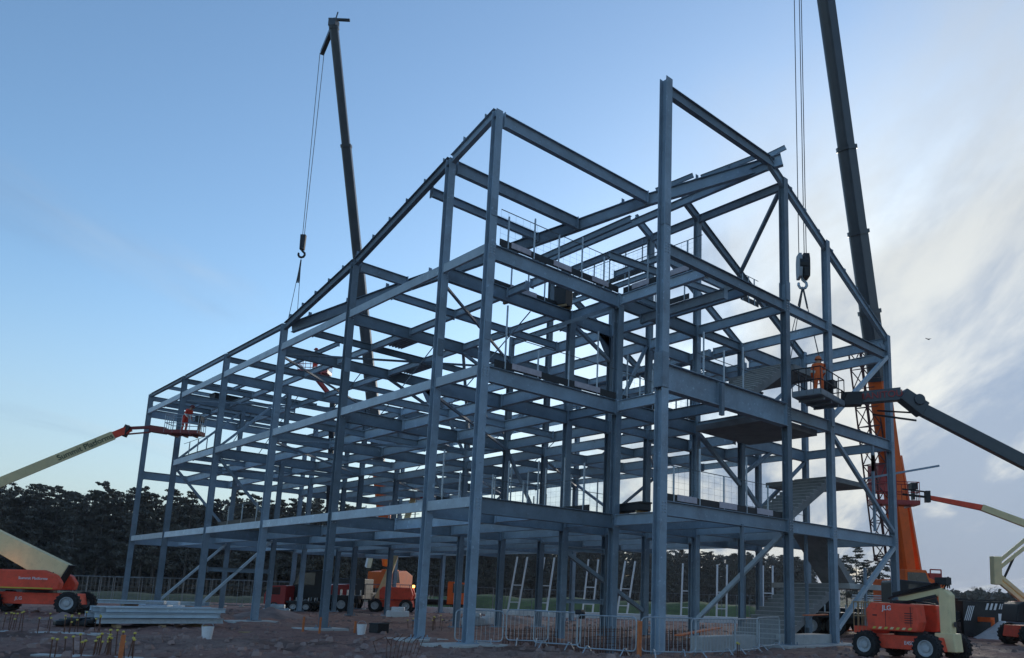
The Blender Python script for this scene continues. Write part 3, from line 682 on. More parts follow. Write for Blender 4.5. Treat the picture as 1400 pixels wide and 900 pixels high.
# ------------------------------------------------------------------ machines
def wheel(parent, c, r, w_, axis, side=1, lugs=True, rim=rimm, name='wheel'):
    """tyre with tread lugs as the wheel, rim as its sub-part; side: which end of axis shows"""
    c = Vector(c); ax = Vector(axis).normalized(); mb = MB()
    mb.lathe([(r*.55, -w_*.46), (r*.86, -w_*.5), (r*.97, -w_*.38), (r, -w_*.15), (r, w_*.15), (r*.97, w_*.38), (r*.86, w_*.5), (r*.55, w_*.46)], c, ax, 24)
    if lugs:
        t_ = Vector((0, 0, 1)) if abs(ax.z) < .9 else Vector((1, 0, 0)); a = ax.cross(t_).normalized(); b_ = ax.cross(a)
        for i in range(18):
            for sd_ in (-1, 1):
                g = 2*math.pi*(i+.25*sd_)/18; d = a*math.cos(g)+b_*math.sin(g); tt = ax.cross(d); tt.normalize()
                Rm = Matrix((ax, tt, d)).transposed(); mb.box(c+d*r*1.0+ax*sd_*w_*.24, (w_*.46, r*.12, r*.07), Rm=Rm @ Matrix.Rotation(.5*sd_, 3, 'Z'))
    ty = mb.build(name, rubber, parent)
    mb = MB(); e = side*w_*.5
    mb.lathe([(r*.60, -e*.2), (r*.60, e*.92), (r*.54, e*.95), (r*.48, e*.55), (r*.30, e*.40), (r*.26, e*.75), (r*.12, e*.85), (0.001, e*.85)], c, ax, 20)
    for i in range(8):
        t_ = Vector((0, 0, 1)); a = ax.cross(t_).normalized(); b_ = ax.cross(a); g = i*math.pi/4; d = a*math.cos(g)+b_*math.sin(g)
        mb.cyl(c+d*r*.36+ax*e*.4, c+d*r*.36+ax*e*.58, r*.035, None, 6)
    mb.build('rim', rim, ty, smooth=False); return ty
def local(root, p): return root.matrix_basis.inverted() @ Vector(p)
def text_on(body, size, m_, parent, c, xdir, nrm, name='lettering'):
    """lettering centred at local c, running along xdir, facing nrm"""
    x = Vector(xdir).normalized(); n_ = Vector(nrm).normalized(); y = n_.cross(x).normalized(); n_ = x.cross(y); c = Vector(c)
    M4 = Matrix(((x.x, y.x, n_.x, c.x), (x.y, y.y, n_.y, c.y), (x.z, y.z, n_.z, c.z), (0, 0, 0, 1)))
    return text(body, size, m_, parent, M4, name)
def basket(root, c, yaw, L=2.2, W=.9, H=1.1, m_floor=None, m_rail=None, wr=False):
    """work platform: floor with toe plates, rails, controls"""
    A = Vector((math.cos(yaw), math.sin(yaw), 0)); B = Vector((-math.sin(yaw), math.cos(yaw), 0)); c = Vector(c); Z = Vector((0, 0, 1))
    mb = MB(); mb.box(c+Z*.03, (L, W, .06), yaw)
    for s_ in (-1, 1): mb.box(c+B*s_*W/2+Z*.12, (L, .03, .2), yaw); mb.box(c+A*s_*L/2+Z*.12, (.03, W, .2), yaw)
    for k in (-.6, 0, .6): mb.box(c+A*k*L*.5-Z*.05, (.08, W*.9, .1), yaw)
    mb.build('platform_floor', m_floor or orange, root)
    mb = MB(); cs = [c+A*a*L/2+B*b_*W/2 for a, b_ in ((-1, -1), (1, -1), (1, 1), (-1, 1))]
    for hgt in (H, H*.55): mb.tube([q+Z*hgt for q in cs+cs[:1]], .022, 6)
    n = 4
    for k in range(4):
        for j in range(n): q = cs[k].lerp(cs[(k+1) % 4], j/n); mb.cyl(q+Z*.05, q+Z*H, .018, None, 6)
    mb.build('guard_rail', m_rail or orange, root)
    MB().box(c+A*L*.42+Z*(H*.85), (.3, .55, .3), yaw).box(c+A*L*.42+Z*(H*.5), (.06, .3, .5), yaw).build('control_box', black, root)

# --- boom lift, left, reaching up to the facade
PL = Vector((-6.55, 26.3, -.03)); YL = math.atan2(27.02-25.54, -7.83+5.34)     # chassis axis
lift = thing('boom_lift', 'orange boom lift with long cream boom reaching up to the left facade', 'boom lift', PL, YL)
for sx in (-1.25, 1.25):
    for sy in (-1.05, 1.05): wheel(lift, (sx*1.32, sy, .5), .52, .38, (0, 1, 0), 1 if sy > 0 else -1)
mb = MB(); mb.prism([(-1.9, .42), (1.9, .42), (1.75, .95), (-1.75, .95)], (0, 0, 0), (1, 0, 0), (0, 0, 1), (0, 1, 0), 1.5); mb.build('chassis', orange, lift, bevel=.03)
MB().cyl((0, 0, .95), (0, 0, 1.12), .7, None, 20).build('turntable', black, lift)
for sy in (-1, 1):
    prof_ = [(-1.95, 1.1), (1.75, 1.12), (1.95, 1.35), (1.8, 1.75), (1.3, 2.0), (-1.2, 2.02), (-1.75, 1.8), (-2.0, 1.45)]
    mb = MB().prism(prof_, (.75, sy*.92, 0), (1, 0, 0), (0, 0, 1), (0, 1, 0), .52); h_ = mb.build('engine_hood', orange, lift, bevel=.07)
    MB().prism([(-1.7, 1.14), (1.5, 1.14), (1.55, 1.2), (-1.72, 1.2)], (.75, sy*1.185, 0), (1, 0, 0), (0, 0, 1), (0, 1, 0), .02).build('trim_stripe', mat('yellow_stripe', (.6, .42, .05)), h_)
vd = (CAM-PL).normalized()
axl = Vector((math.cos(YL), math.sin(YL), 0)); nl = Vector((-math.sin(YL), math.cos(YL), 0)); near = 1 if nl.dot(vd) > 0 else -1
text_on('Summit Platforms', .17, white, lift, (-.1, near*1.187, 1.62), (-near*1, 0, 0), (0, near, 0))
text_on('Summit Platforms', .12, white, lift, (1.9, near*1.187, 1.78), (-near*1, 0, 0), (0, near, 0))
text_on('JLG', .2, white, lift, (.55, near*.756, .68), (-near*1, 0, 0), (0, near, 0))
mb = MB(); mb.bar(local(lift, PL+Vector((.3, -.3, 1.7))), local(lift, PL+Vector((.9, -.6, 2.05))), .4, .3); mb.build('boom_yoke', black, lift)
knee = Vector((-6.05, 25.9, 1.95)); elbow = Vector((-10.6, 30.1, 4.85)); tip = Vector((-2.95, 30.2, 10.05)); hub = Vector((-1.9, 29.4, 10.2))
mb = MB(); mb.bar(local(lift, knee+(knee-elbow).normalized()*.45), local(lift, elbow), .42, 1.15, w1=.36, h1=.7); mb.build('lower_boom', cream, lift, bevel=.03)
ke = knee+(knee-elbow).normalized()*.47; MB().bar(local(lift, ke), local(lift, ke+(knee-elbow).normalized()*.06), .46, 1.18).build('boom_end_cover', black, lift)
mb = MB(); mb.bar(local(lift, elbow+(elbow-tip).normalized()*.4), local(lift, elbow.lerp(tip, .92)), .34, .50); ub = mb.build('upper_boom', cream, lift, bevel=.03)
MB().bar(local(lift, elbow+Vector((0, 0, -.3))), local(lift, elbow+Vector((0, 0, .35))), .5, .5).build('elbow_link', cream, lift, bevel=.04)
mb = MB(); mb.bar(local(lift, elbow.lerp(tip, .9)), local(lift, tip+(tip-elbow).normalized()*.25), .26, .40); mb.build('fly_boom', orange, lift, bevel=.02)
MB().cyl(local(lift, knee+Vector((0, 0, -.3))), local(lift, knee.lerp(elbow, .35)), .09, None, 10).build('lift_cylinder', galv, lift)
mb = MB(); mb.bar(local(lift, tip+Vector((0, 0, .1))), local(lift, hub+Vector((.1, -.1, .1))), .14, .16); mb.bar(local(lift, tip+Vector((0, 0, -.25))), local(lift, hub+Vector((0, 0, -.2))), .08, .08); mb.build('jib', dkred, lift)
mb = MB().bar(local(lift, tip+Vector((-.1, .1, -.35))), local(lift, tip+Vector((.1, -.1, .25))), .3, .3); mb.build('jib_knuckle', black, lift)
bdir = (hub-tip); byaw = math.atan2(-.7, .72)
bc = Vector((-.45, 28.2, 9.92)); basket(lift, local(lift, bc), byaw-YL, 1.9, .9, 1.1, dkred, galv)
MB().bar(local(lift, hub), local(lift, bc+Vector((-.75, .75, .2))), .5, .35).build('platform_mount', dkred, lift)
# lettering along the near face of the upper boom
ud = (tip-elbow).normalized(); up_ = Vector((0, 0, 1)); un = ud.cross(up_).normalized()
if un.dot(CAM-elbow) < 0: un = -un
lc = local(lift, elbow.lerp(tip, .755)+un*.18); Rl = lift.matrix_basis.to_3x3().inverted()
text_on('Summit Platforms', .41, mat('dark_green_lettering', (.03, .05, .03)), ub, lc, Rl @ ud, Rl @ un)
MB().cyl((1.75, near*.7, 2.0), (1.75, near*.7, 2.24), .09, None, 10).build('amber_beacon', beacon, lift)

# --- boom lift parked in the right foreground
PR = Vector((9.45, -9.45, -.03)); YR = math.atan2(-2.1, -.15)      # chassis axis runs towards the camera's right
LR = thing('boom_lift', 'parked orange boom lift with folded cream boom in the right foreground', 'boom lift', PR, YR)
for sx in (-1.02, 1.02):
    for sy in (-.92, .92): wheel(LR, (sx, sy, .40), .42, .33, (0, 1, 0), 1 if sy > 0 else -1)
MB().prism([(-1.35, .3), (1.35, .3), (1.25, .72), (-1.25, .72)], (0, 0, 0), (1, 0, 0), (0, 0, 1), (0, 1, 0), 1.28).build('chassis', orange, LR, bevel=.03)
for sx in (-1.02, 1.02): MB().bar((sx, -.85, .4), (sx, .85, .4), .2, .18).build('axle', orange, LR)
MB().cyl((0, 0, .72), (0, 0, .86), .5, None, 20).build('turntable', black, LR)
for sy in (-1, 1):
    mb = MB().prism([(-.9, .85), (.75, .85), (.85, 1.15), (.78, 1.68), (-.78, 1.72), (-.95, 1.5)], (-.1, sy*.62, 0), (1, 0, 0), (0, 0, 1), (0, 1, 0), .50); hd = mb.build('engine_hood', orange, LR, bevel=.05)
    for k in range(7): MB().prism([(0, 0), (.10, 0), (.15, .07), (.05, .07)], (-.82+k*.2, sy*.875, .90), (1, 0, 0), (0, 0, 1), (0, 1, 0), .012).build('hazard_stripe', yellow if k % 2 == 0 else cream, hd)
    MB().prism([(.28, 0), (.3, 0), (.3, .6), (.28, .6)], (.2, sy*.872, 1.0), (1, 0, 0), (0, 0, 1), (0, 1, 0), .01).build('panel_gap', black, hd)
for sy in (-1, 1):
    for k in range(5): MB().box((.42, sy*.872, 1.12+k*.07), (.26, .012, .025)).build('vent_slot', black, LR)
    MB().box((-.72, sy*.876, 1.32), (.14, .02, .04)).build('door_handle', black, LR)
    MB().box((-.35, sy*.872, 1.28), (.012, .01, .72)).build('panel_gap', black, LR)
    MB().tube([(.7, sy*.5, .8), (1.0, sy*.62, .66), (1.1, sy*.7, .5)], .022, 6).build('hydraulic_hose', black, LR)
MB().box((-.1, 0, 1.76), (.9, .5, .08)).build('engine_tray', black, LR)
nR = Vector((-math.sin(YR), math.cos(YR), 0)); nearR = 1 if nR.dot(CAM-PR) > 0 else -1
text_on('JLG', .21, white, LR, (-.30, nearR*.876, 1.55), (-nearR, 0, 0), (0, nearR, 0))
text_on('E450AJ', .16, white, LR, (.35, nearR*.646, .50), (-nearR, 0, 0), (0, nearR, 0))
mb = MB().prism([(-.12, .9), (.22, .9), (.23, 2.15), (.05, 2.32), (-.13, 2.25)], (1.22, nearR*.1, -.15), (1, 0, 0), (0, 0, 1), (0, 1, 0), .36); mb.build('riser', cream, LR, bevel=.03)
MB().cyl((1.49, nearR*.1, 1.12), (1.50, nearR*.1, 1.12), .085, None, 14).build('pin_boss', black, LR)
MB().prism([(-.25, .3), (.4, .3), (.35, .85), (-.25, .85)], (1.2, nearR*.1, 0), (1, 0, 0), (0, 0, 1), (0, 1, 0), .5).build('riser_foot', cream, LR, bevel=.03)
mb = MB().bar((-.35, nearR*-.1, 1.80), (1.2, nearR*.1, 2.10), .26, .22); mb.build('main_boom', cream, LR, bevel=.02)
mb = MB().bar((-.55, nearR*-.1, 1.98), (1.0, nearR*.1, 2.26), .3, .13); mb.bar((-.2, nearR*.2, 1.68), (1.0, nearR*.2, 1.96), .1, .1); mb.tube([(-.6, nearR*.22, 1.85), (.2, nearR*.3, 2.12), (1.1, nearR*.3, 2.36)], .035); mb.tube([(-.5, nearR*.1, 1.7), (.3, nearR*.34, 1.8), (1.0, nearR*.3, 1.7)], .03); mb.build('boom_hose_tray', black, LR)
mb = MB()
for k in range(14):
    a = k*.45; mb.tube([(1.1+.03*k % .2, nearR*(.0+.03*(k % 5)), 2.1+.02*k), (1.3, nearR*(-.05+.03*(k % 4)), 2.45+.02*(k % 6)), (1.38, nearR*.1, 2.2)], .018, 5)
mb.box((1.18, nearR*.1, 2.42), (.36, .34, .22)); mb.build('hose_bundle', black, LR)
MB().bar((-.4, nearR*-.1, 1.75), (-1.15, nearR*-.2, .95), .16, .18).build('jib', orange, LR)
basket(LR, (-1.5, nearR*-.25, .72), math.pi/2, 1.2, .6, 1.0, orange, timber)

LR.scale = (.95, .95, .95)

# --- boom lift at the right edge, arms raised towards the frame
P3 = at(1413, 36.5, -.03); Y3 = math.radians(-46)
L3 = thing('boom_lift', 'boom lift at the right edge with raised cream arms and orange jib', 'boom lift', P3, Y3)
for sx in (-1.15, 1.15):
    for sy in (-.98, .98): wheel(L3, (sx, sy, .45), .47, .36, (0, 1, 0), 1 if sy > 0 else -1)
MB().prism([(-1.6, .35), (1.6, .35), (1.5, .85), (-1.5, .85)], (0, 0, 0), (1, 0, 0), (0, 0, 1), (0, 1, 0), 1.4).build('chassis', orange, L3, bevel=.03)
for sy in (-1, 1): MB().prism([(-1.2, 1.0), (1.1, 1.0), (1.2, 1.3), (1.0, 1.85), (-1.0, 1.9), (-1.25, 1.6)], (0, sy*.75, 0), (1, 0, 0), (0, 0, 1), (0, 1, 0), .55).build('engine_hood', orange, L3, bevel=.06)
MB().prism([(-1.62, 1.0), (-1.2, 1.0), (-1.2, 1.9), (-1.5, 1.75)], (0, 0, 0), (1, 0, 0), (0, 0, 1), (0, 1, 0), 1.5).build('counterweight', black, L3, bevel=.05)
def d3(px, py, dep): return CAM + dep*(FW + (px-815.13)/1088.92*RT - (py-615.25)/1088.92*UP)
q = [d3(1420, 838, 36.5), d3(1362, 792, 36.9), d3(1362, 777, 36.9), d3(1452, 708, 36.6)]
for off in (-.0, .30):
    mb = MB().bar(local(L3, q[0]+Vector((0, 0, off-.1))), local(L3, q[1]+Vector((0, 0, off))), .22, .17); mb.build('lower_arm', cream, L3, bevel=.02)
    mb = MB().bar(local(L3, q[2]+Vector((0, 0, off-.1))), local(L3, q[3]+Vector((0, 0, off*1.3))), .2, .16); mb.build('upper_arm', cream, L3, bevel=.02)
mb = MB().bar(local(L3, q[1]+Vector((0, 0, -.25))), local(L3, q[2]+Vector((0, 0, .55))), .38, .45); mb.build('arm_link', cream, L3, bevel=.04)
MB().bar(local(L3, q[1].lerp(q[0], .2)+Vector((0, 0, .35))), local(L3, q[2].lerp(q[3], .3)), .1, .1).build('lift_cylinder', black, L3)
t0, t1, t2, t3 = d3(1452, 735, 36.6), d3(1398, 712, 37.0), d3(1342, 694, 37.5), d3(1268, 680, 38.0)
MB().bar(local(L3, q[3]), local(L3, t0+Vector((0, 0, .2))), .3, .35).build('arm_link', cream, L3, bevel=.03)
MB().bar(local(L3, t0), local(L3, t2), .26, .36, h1=.3).build('main_boom', cream, L3, bevel=.02)
MB().bar(local(L3, t2+(t1-t2)*.06), local(L3, t3), .2, .28, h1=.2).build('jib', orange, L3, bevel=.02)
MB().bar(local(L3, t3+Vector((0, 0, -.25))), local(L3, t3+Vector((0, 0, .3))), .22, .25).build('jib_knuckle', black, L3)
bt = d3(1222, 684, 38.4); basket(L3, local(L3, bt+Vector((0, 0, -.25))), math.radians(-44)-Y3, 2.2, .8, 1.1, redv, redv)
MB().bar(local(L3, t3), local(L3, bt+Vector((.3, -.3, .3))), .1, .1).bar(local(L3, t3+Vector((0, 0, .25))), local(L3, bt+Vector((.3, -.3, .55))), .07, .07).build('platform_mount', black, L3)
MB().bar(local(L3, d3(1180, 655, 38)), local(L3, d3(1284, 637, 38)), .09, .09).build('carried_bar', steel, L3)

# --- boom lift working behind the frame
P4 = at(552, 60, -.03); Y4 = math.radians(-38)
L4 = thing('boom_lift', 'orange boom lift with upright cream boom standing behind the frame', 'boom lift', P4, Y4)
for sx in (-1.2, 1.2):
    for sy in (-1, 1): wheel(L4, (sx, sy, .5), .52, .38, (0, 1, 0), 1 if sy > 0 else -1)
MB().prism([(-1.7, .4), (1.7, .4), (1.6, .95), (-1.6, .95)], (0, 0, 0), (1, 0, 0), (0, 0, 1), (0, 1, 0), 1.5).build('chassis', orange, L4, bevel=.03)
for sy in (-1, 1): MB().prism([(-.9, 1.0), (1.6, 1.0), (1.7, 1.4), (1.5, 1.95), (-.7, 2.0), (-.95, 1.7)], (0, sy*.8, 0), (1, 0, 0), (0, 0, 1), (0, 1, 0), .55).build('engine_hood', orange, L4, bevel=.06)
MB().bar((-1.1, 0, 1.0), (-.2, 0, 3.9), .42, .7, h1=.45).build('lower_boom', cream, L4, bevel=.04)
MB().bar((-.2, 0, 3.9), (1.1, 0, 9.4), .34, .46).build('upper_boom', cream, L4, bevel=.03)
bk = Vector((1.5, 0, 9.3)); basket(L4, bk, 0, 2.0, .9, 1.1, redv, redv)
MB().bar((1.1, 0, 9.3), (1.5, 0, 9.3), .2, .2).build('jib', redv, L4)
MB().cyl((1.5, .8, 1.98), (1.5, .8, 2.18), .09, None, 10).build('amber_beacon', beacon, L4)

L4.scale = (.9, .9, .9)

# --- second raised platform seen inside the top floor
P5 = at(462, 60, -.03); L5 = thing('boom_lift', 'red boom lift platform raised inside the far top storey', 'boom lift', P5, 0)
for sx in (-1.2, 1.2):
    for sy in (-1, 1): wheel(L5, (sx, sy, .5), .52, .38, (0, 1, 0), 1 if sy > 0 else -1)
MB().prism([(-1.7, .4), (1.7, .4), (1.5, 1.9), (-1.6, 1.7)], (0, 0, 0), (1, 0, 0), (0, 0, 1), (0, 1, 0), 1.6).build('chassis', redv, L5, bevel=.05)
bk5 = d3(430, 512, 54.0)
MB().bar((0, 0, 1.8), local(L5, d3(455, 545, 55)), .34, .4).build('main_boom', darkg, L5, bevel=.02)
MB().bar(local(L5, d3(455, 545, 55)), local(L5, bk5+Vector((0, 0, -.1))), .22, .26).build('jib', redv, L5)
basket(L5, local(L5, bk5), math.radians(-44), 2.0, .9, 1.1, redv, redv)

# --- telescopic handler with a basket at the stair wing
tipM = Vector((13.7, -5.75, 9.42)); kn = d3(1252, 556, 30.6); rearM = d3(1400, 632, 29.3); dM = (rearM-kn).normalized()
baseM = rearM + dM*((rearM.z-2.3)/max(.05, -dM.z)); PM = Vector((baseM.x, baseM.y, -.03)); YM = math.atan2(-dM.y, -dM.x)
TH = thing('telescopic_handler', 'dark grey telescopic handler boom with red lettering holding a work basket', 'telehandler', PM, YM)
for sx in (-1.6, 1.6):
    for sy in (-1, 1): wheel(TH, (sx, sy, .6), .62, .45, (0, 1, 0), 1 if sy > 0 else -1)
MB().prism([(-2.4, .5), (2.4, .5), (2.4, 1.0), (1.2, 1.3), (-2.2, 1.3), (-2.5, 1.0)], (0, 0, 0), (1, 0, 0), (0, 0, 1), (0, 1, 0), 1.7).build('chassis', redv, TH, bevel=.05)
MB().prism([(-.6, 1.3), (1.2, 1.3), (.9, 2.7), (-.5, 2.75)], (.2, -.7, 0), (1, 0, 0), (0, 0, 1), (0, 1, 0), .85).build('cab', glass, TH, bevel=.06)
b0 = local(TH, baseM-dM*-.9)
MB().bar(b0, local(TH, baseM.lerp(kn, .52)), .52, .58).build('outer_boom', darkg, TH, bevel=.02)
MB().bar(local(TH, baseM.lerp(kn, .50)), local(TH, kn), .40, .46).build('inner_boom', darkg, TH, bevel=.02)
up_m = Vector((0, 0, 1)); k2 = kn+Vector((-.55, .3, .42))
mb = MB().bar(local(TH, kn+dM*.3), local(TH, k2), .45, .62, h1=.5); mb.cyl(local(TH, kn+RT*0+Vector((.25, .3, .2))), local(TH, kn+Vector((-.25, -.3, .2))), .22, None, 12); mb.build('boom_head', darkg, TH, bevel=.03)
MB().bar(local(TH, k2), local(TH, tipM), .34, .5, h1=.46).build('jib', darkg, TH, bevel=.02)
jd = (tipM-k2).normalized(); jn = jd.cross(Vector((0, 0, 1))).normalized()
if jn.dot(CAM-tipM) < 0: jn = -jn
Rt = TH.matrix_basis.to_3x3().inverted()
text_on('MANITOU', .36, mat('dull_red_lettering', (.32, .05, .05)), TH, local(TH, k2.lerp(tipM, .48)+jn*.20), Rt @ (jd if jd.dot(RT) > 0 else -jd), Rt @ jn)
mb = MB().bar(local(TH, kn+Vector((0, 0, -.55))), local(TH, tipM+Vector((.9, -.15, -.5))), .07, .07); mb.bar(local(TH, kn+Vector((0, 0, -.25))), local(TH, tipM+Vector((1.2, -.2, -.3))), .06, .06); mb.build('levelling_rod', black, TH)
mb = MB()
for k in range(9): mb.tube([local(TH, tipM+Vector((.3-.12*k, .05*k-.1, .25-.05*(k % 4)))), local(TH, tipM+Vector((-.1-.1*k, .2, -.1-.09*(k % 3)))), local(TH, tipM+Vector((-.5-.03*k, .1, .1)))], .03, 5)
mb.box(local(TH, tipM+Vector((-.35, .05, -.1))), (.7, .5, .5)); mb.build('jib_linkage', black, TH)
bM = Vector((11.75, -5.2, 8.98)); bymw = math.radians(8)
basket(TH, local(TH, bM), bymw-YM, 2.3, 1.1, 1.05, mat('basket_grey', (.18, .2, .22), .5), black)

# --- mobile cranes
def boom_sections(root, p, q, secs, tail=None):
    """telescopic boom from p to q; secs: (fraction end, width, material)"""
    a = 0.0; p, q = Vector(p), Vector(q)
    for k, (b_, w_, m_) in enumerate(secs):
        A, B = local(root, p.lerp(q, a)), local(root, p.lerp(q, b_)); mb = MB(); h = w_*1.12
        pr = [(w_*.5*math.cos(a_), h*.5*math.sin(a_)) for a_ in [R(180+18*j) for j in range(11)]]+[(w_*.5, h*.38), (w_*.42, h*.5), (-w_*.42, h*.5), (-w_*.5, h*.38)]
        mb.prof(A, B, pr, (.2, -1, .3)); s_ = mb.build('boom_section', m_, root)
        c = MB(); D_ = (B-A).normalized(); c.prof(B-D_*.22, B, [(x*1.14, y*1.14) for x, y in pr], (.2, -1, .3)); c.build('boom_collar', m_ if m_ is not orange2 else darkg, s_)
        a = b_-.0
# right crane
pivR = d3(1237, 792, 44.5); headR = d3(1082, -330, 38.5); PCR = Vector((pivR.x+.6, pivR.y+.2, -.05))
CR = thing('mobile_crane', 'big orange mobile crane with dark telescopic boom behind the stair wing', 'crane', PCR, math.radians(-30))
boom_sections(CR, pivR, headR, [(.275, .92, orange2), (.36, .86, darkg), (.46, .80, darkg), (.563, .75, darkg), (.75, .70, darkg), (1.0, .64, darkg)])
MB().bar(local(CR, pivR+Vector((1.1, -.4, -.2))), local(CR, pivR.lerp(headR, .17)+Vector((.55, -.35, 0))), .32, .32).build('luffing_cylinder', orange2, CR)
mb = MB().prism([(-1.6, 1.7), (1.3, 1.7), (1.3, 2.8), (.6, 3.1), (-1.6, 3.0)], (.2, 0, 0), (1, 0, 0), (0, 0, 1), (0, 1, 0), 2.3); mb.build('superstructure', orange2, CR, bevel=.05)
cb_ = MB().prism([(-.9, 1.6), (.9, 1.6), (.85, 2.5), (.45, 3.5), (-.9, 3.5)], (-.6, -1.55, 0), (1, 0, 0), (0, 0, 1), (0, 1, 0), 1.0).build('cab', orange2, CR, bevel=.05)
MB().prism([(-.75, 2.2), (.75, 2.2), (.72, 2.5), (.36, 3.35), (-.75, 3.35)], (-.6, -1.55, 0), (1, 0, 0), (0, 0, 1), (0, 1, 0), 1.03).build('cab_window', glass, cb_)
MB().box((1.6, .3, 2.3), (.7, 2.2, 1.1)).build('counterweight', orange2, CR, bevel=.06)
MB().box((1.3, -.6, 3.2), (.8, .5, .4)).tube([(1.0, -.8, 3.0), (1.0, -.8, 3.6), (1.7, -.8, 3.6), (1.7, -.8, 3.0)], .04).build('winch_guard', redv, CR)
mb = MB().box((-1.0, 0, 1.05), (10.5, 2.4, .6)); mb.box((-5.9, 0, 1.5), (1.6, 2.4, 1.5)); mb.build('carrier', black, CR, bevel=.05)
mb = MB(); 
for k in range(6): mb.box((-3.4+.02*k, -1.22, 1.45+.12*k), (1.8, .06, .06))
mb.build('striped_guard', white, CR)
for k, sx in enumerate((-5.2, -3.6, 1.0, 2.5)):
    for sy in (-1.05, 1.05): wheel(CR, (sx, sy, .6), .62, .42, (0, 1, 0), 1 if sy > 0 else -1, False, mat('brown_dusty_rim', (.12, .09, .08)))
for sx in (-2.2, 3.4):
    for sy in (-2.6, 2.6): MB().bar((sx, 0, .95), (sx, sy, .95), .25, .25).cyl((sx, sy, .05), (sx, sy, .95), .1).cyl((sx, sy, .02), (sx, sy, .1), .35, None, 12).build('outrigger', orange2, CR)
# lattice jib stowed beside the lower boom
def lattice(root, p, q, w_, n, m_, name='stowed_lattice_jib', r=.035):
    p, q = Vector(p), Vector(q); _, _, d, a, u = MB.frame(p, q, (.3, 1, 0)); mb = MB(); cs = [(-1, -1), (1, -1), (1, 1), (-1, 1)]
    P = [[p.lerp(q, i/n)+a*x*w_/2+u*y*w_/2 for x, y in cs] for i in range(n+1)]
    for k in range(4): mb.bar(P[0][k], P[n][k], r*1.6, r*1.6)
    for i in range(n):
        for k in range(4): j = (k+1) % 4; A, B = (k, j) if i % 2 else (j, k); mb.cyl(P[i][A], P[i+1][B], r*.7, None, 5); mb.cyl(P[i][k], P[i][j], r*.6, None, 5)
    return mb.wbuild(name, m_, root)
lattice(CR, d3(1212, 765, 43.2), d3(1176, 478, 42.8), .85, 11, mat('dark_red_lattice', (.09, .04, .04), .5), r=.045)
MB().box(local(CR, d3(1206, 655, 43.4)), (1.1, 1.0, 1.5)).build('jib_bracket', redv, CR)
# hoist ropes and hook block (they hang from the head)
hkR = d3(1097, 366, 38.5); topR = Vector((hkR.x, hkR.y, headR.z-.2))
headx = MB().bar(local(CR, headR), local(CR, topR), .6, .9); headx.build('boom_head', darkg, CR)
mb = MB()
for o_ in (-.16, .10, .2): mb.cyl(local(CR, hkR+RT*o_+Vector((0, 0, .5))), local(CR, topR+RT*o_), .022, None, 5)
mb.build('hoist_rope', cable, CR)
HB = thing('hook_block', 'black and white crane hook block with slings above the stair wing', 'hook block', hkR, math.atan2(RT.y, RT.x))
for s_ in (-1, 1): MB().prism([(-.30, -.55), (.30, -.55), (.36, -.2), (.36, .35), (.24, .66), (-.24, .66), (-.36, .35), (-.36, -.2)], (s_*.15, 0, 0), (0, 1, 0), (0, 0, 1), (1, 0, 0), .16 if s_ < 0 else .30).build('cheek_plate', mat('grey_cheek', (.30, .31, .32)) if s_ < 0 else black, HB, bevel=.02)
MB().cyl((-.2, 0, .1), (.2, 0, .1), .42, None, 18).build('sheave', black, HB)
def hook(parent, c, r, m_, ax=(1, 0, 0)):
    ax = Vector(ax); pts = [Vector(c)+ax*(r*math.sin(a))+Vector((0, 0, -r*1.5+r*math.cos(a))) for a in [R(x) for x in (0, -10, 30, 70, 110, 150, 190, 230, 260)]]
    pts = [Vector(c)+Vector((0, 0, .15))]+[Vector(c)]+[Vector(c)+ax*(r*math.sin(a))+Vector((0, 0, -r*1.3+r*math.cos(a))) for a in [R(x) for x in (20, 60, 100, 140, 180, 220, 260, 285)]]
    mb = MB(); mb.tube(pts, r*.34, 8)
    for q_ in pts: mb.ball(q_, r*.34)
    return mb.build('hook', m_, parent)
hook(HB, (0, 0, -.62), .2, galv)
mb = MB()
for dx, dy in ((-1.1, -.9), (-.55, .9), (.55, -.9), (1.1, .9)): mb.cyl((0, 0, -.98), (dx*1.1, dy, -5.4), .02, None, 5); mb.cyl((dx*.03, dy*.03, -1.1), (dx*.24, dy*.22, -2.0), .045, None, 6)
mb.build('chain_sling', cable, HB)
ld = hkR+Vector((0, 0, -5.6))
# left crane
pivL = d3(532, 772, 70); headL = d3(456, 36, 62); PCL = Vector((pivL.x, pivL.y, -.05))
CL = thing('mobile_crane', 'orange mobile crane behind the frame with slim dark boom on the left', 'crane', PCL, math.radians(35))
boom_sections(CL, pivL, headL, [(.20, 1.05, orange2), (.39, .9, darkg), (.59, .78, darkg), (.80, .68, darkg), (1.0, .58, darkg)])
MB().bar(local(CL, pivL+Vector((-1.6, .8, -.3))), local(CL, pivL.lerp(headL, .13)), .4, .4).build('luffing_cylinder', white, CL)
MB().prism([(-1.6, 1.7), (2.6, 1.7), (2.6, 2.9), (1.2, 3.3), (-1.6, 3.1)], (0, 0, 0), (1, 0, 0), (0, 0, 1), (0, 1, 0), 2.3).build('superstructure', orange2, CL, bevel=.05)
c4 = MB().prism([(-.9, 1.6), (.9, 1.6), (.85, 2.5), (.45, 3.3), (-.9, 3.3)], (-1.6, -1.0, 0), (1, 0, 0), (0, 0, 1), (0, 1, 0), 1.0).build('cab', orange2, CL, bevel=.05)
MB().prism([(-.75, 2.2), (.75, 2.2), (.36, 3.2), (-.75, 3.2)], (-1.6, -1.0, 0), (1, 0, 0), (0, 0, 1), (0, 1, 0), 1.03).build('cab_window', glass, c4)
MB().box((0, 0, 1.05), (11, 2.4, .6)).box((-5.9, 0, 1.6), (1.6, 2.4, 1.6)).build('carrier', black, CL, bevel=.05)
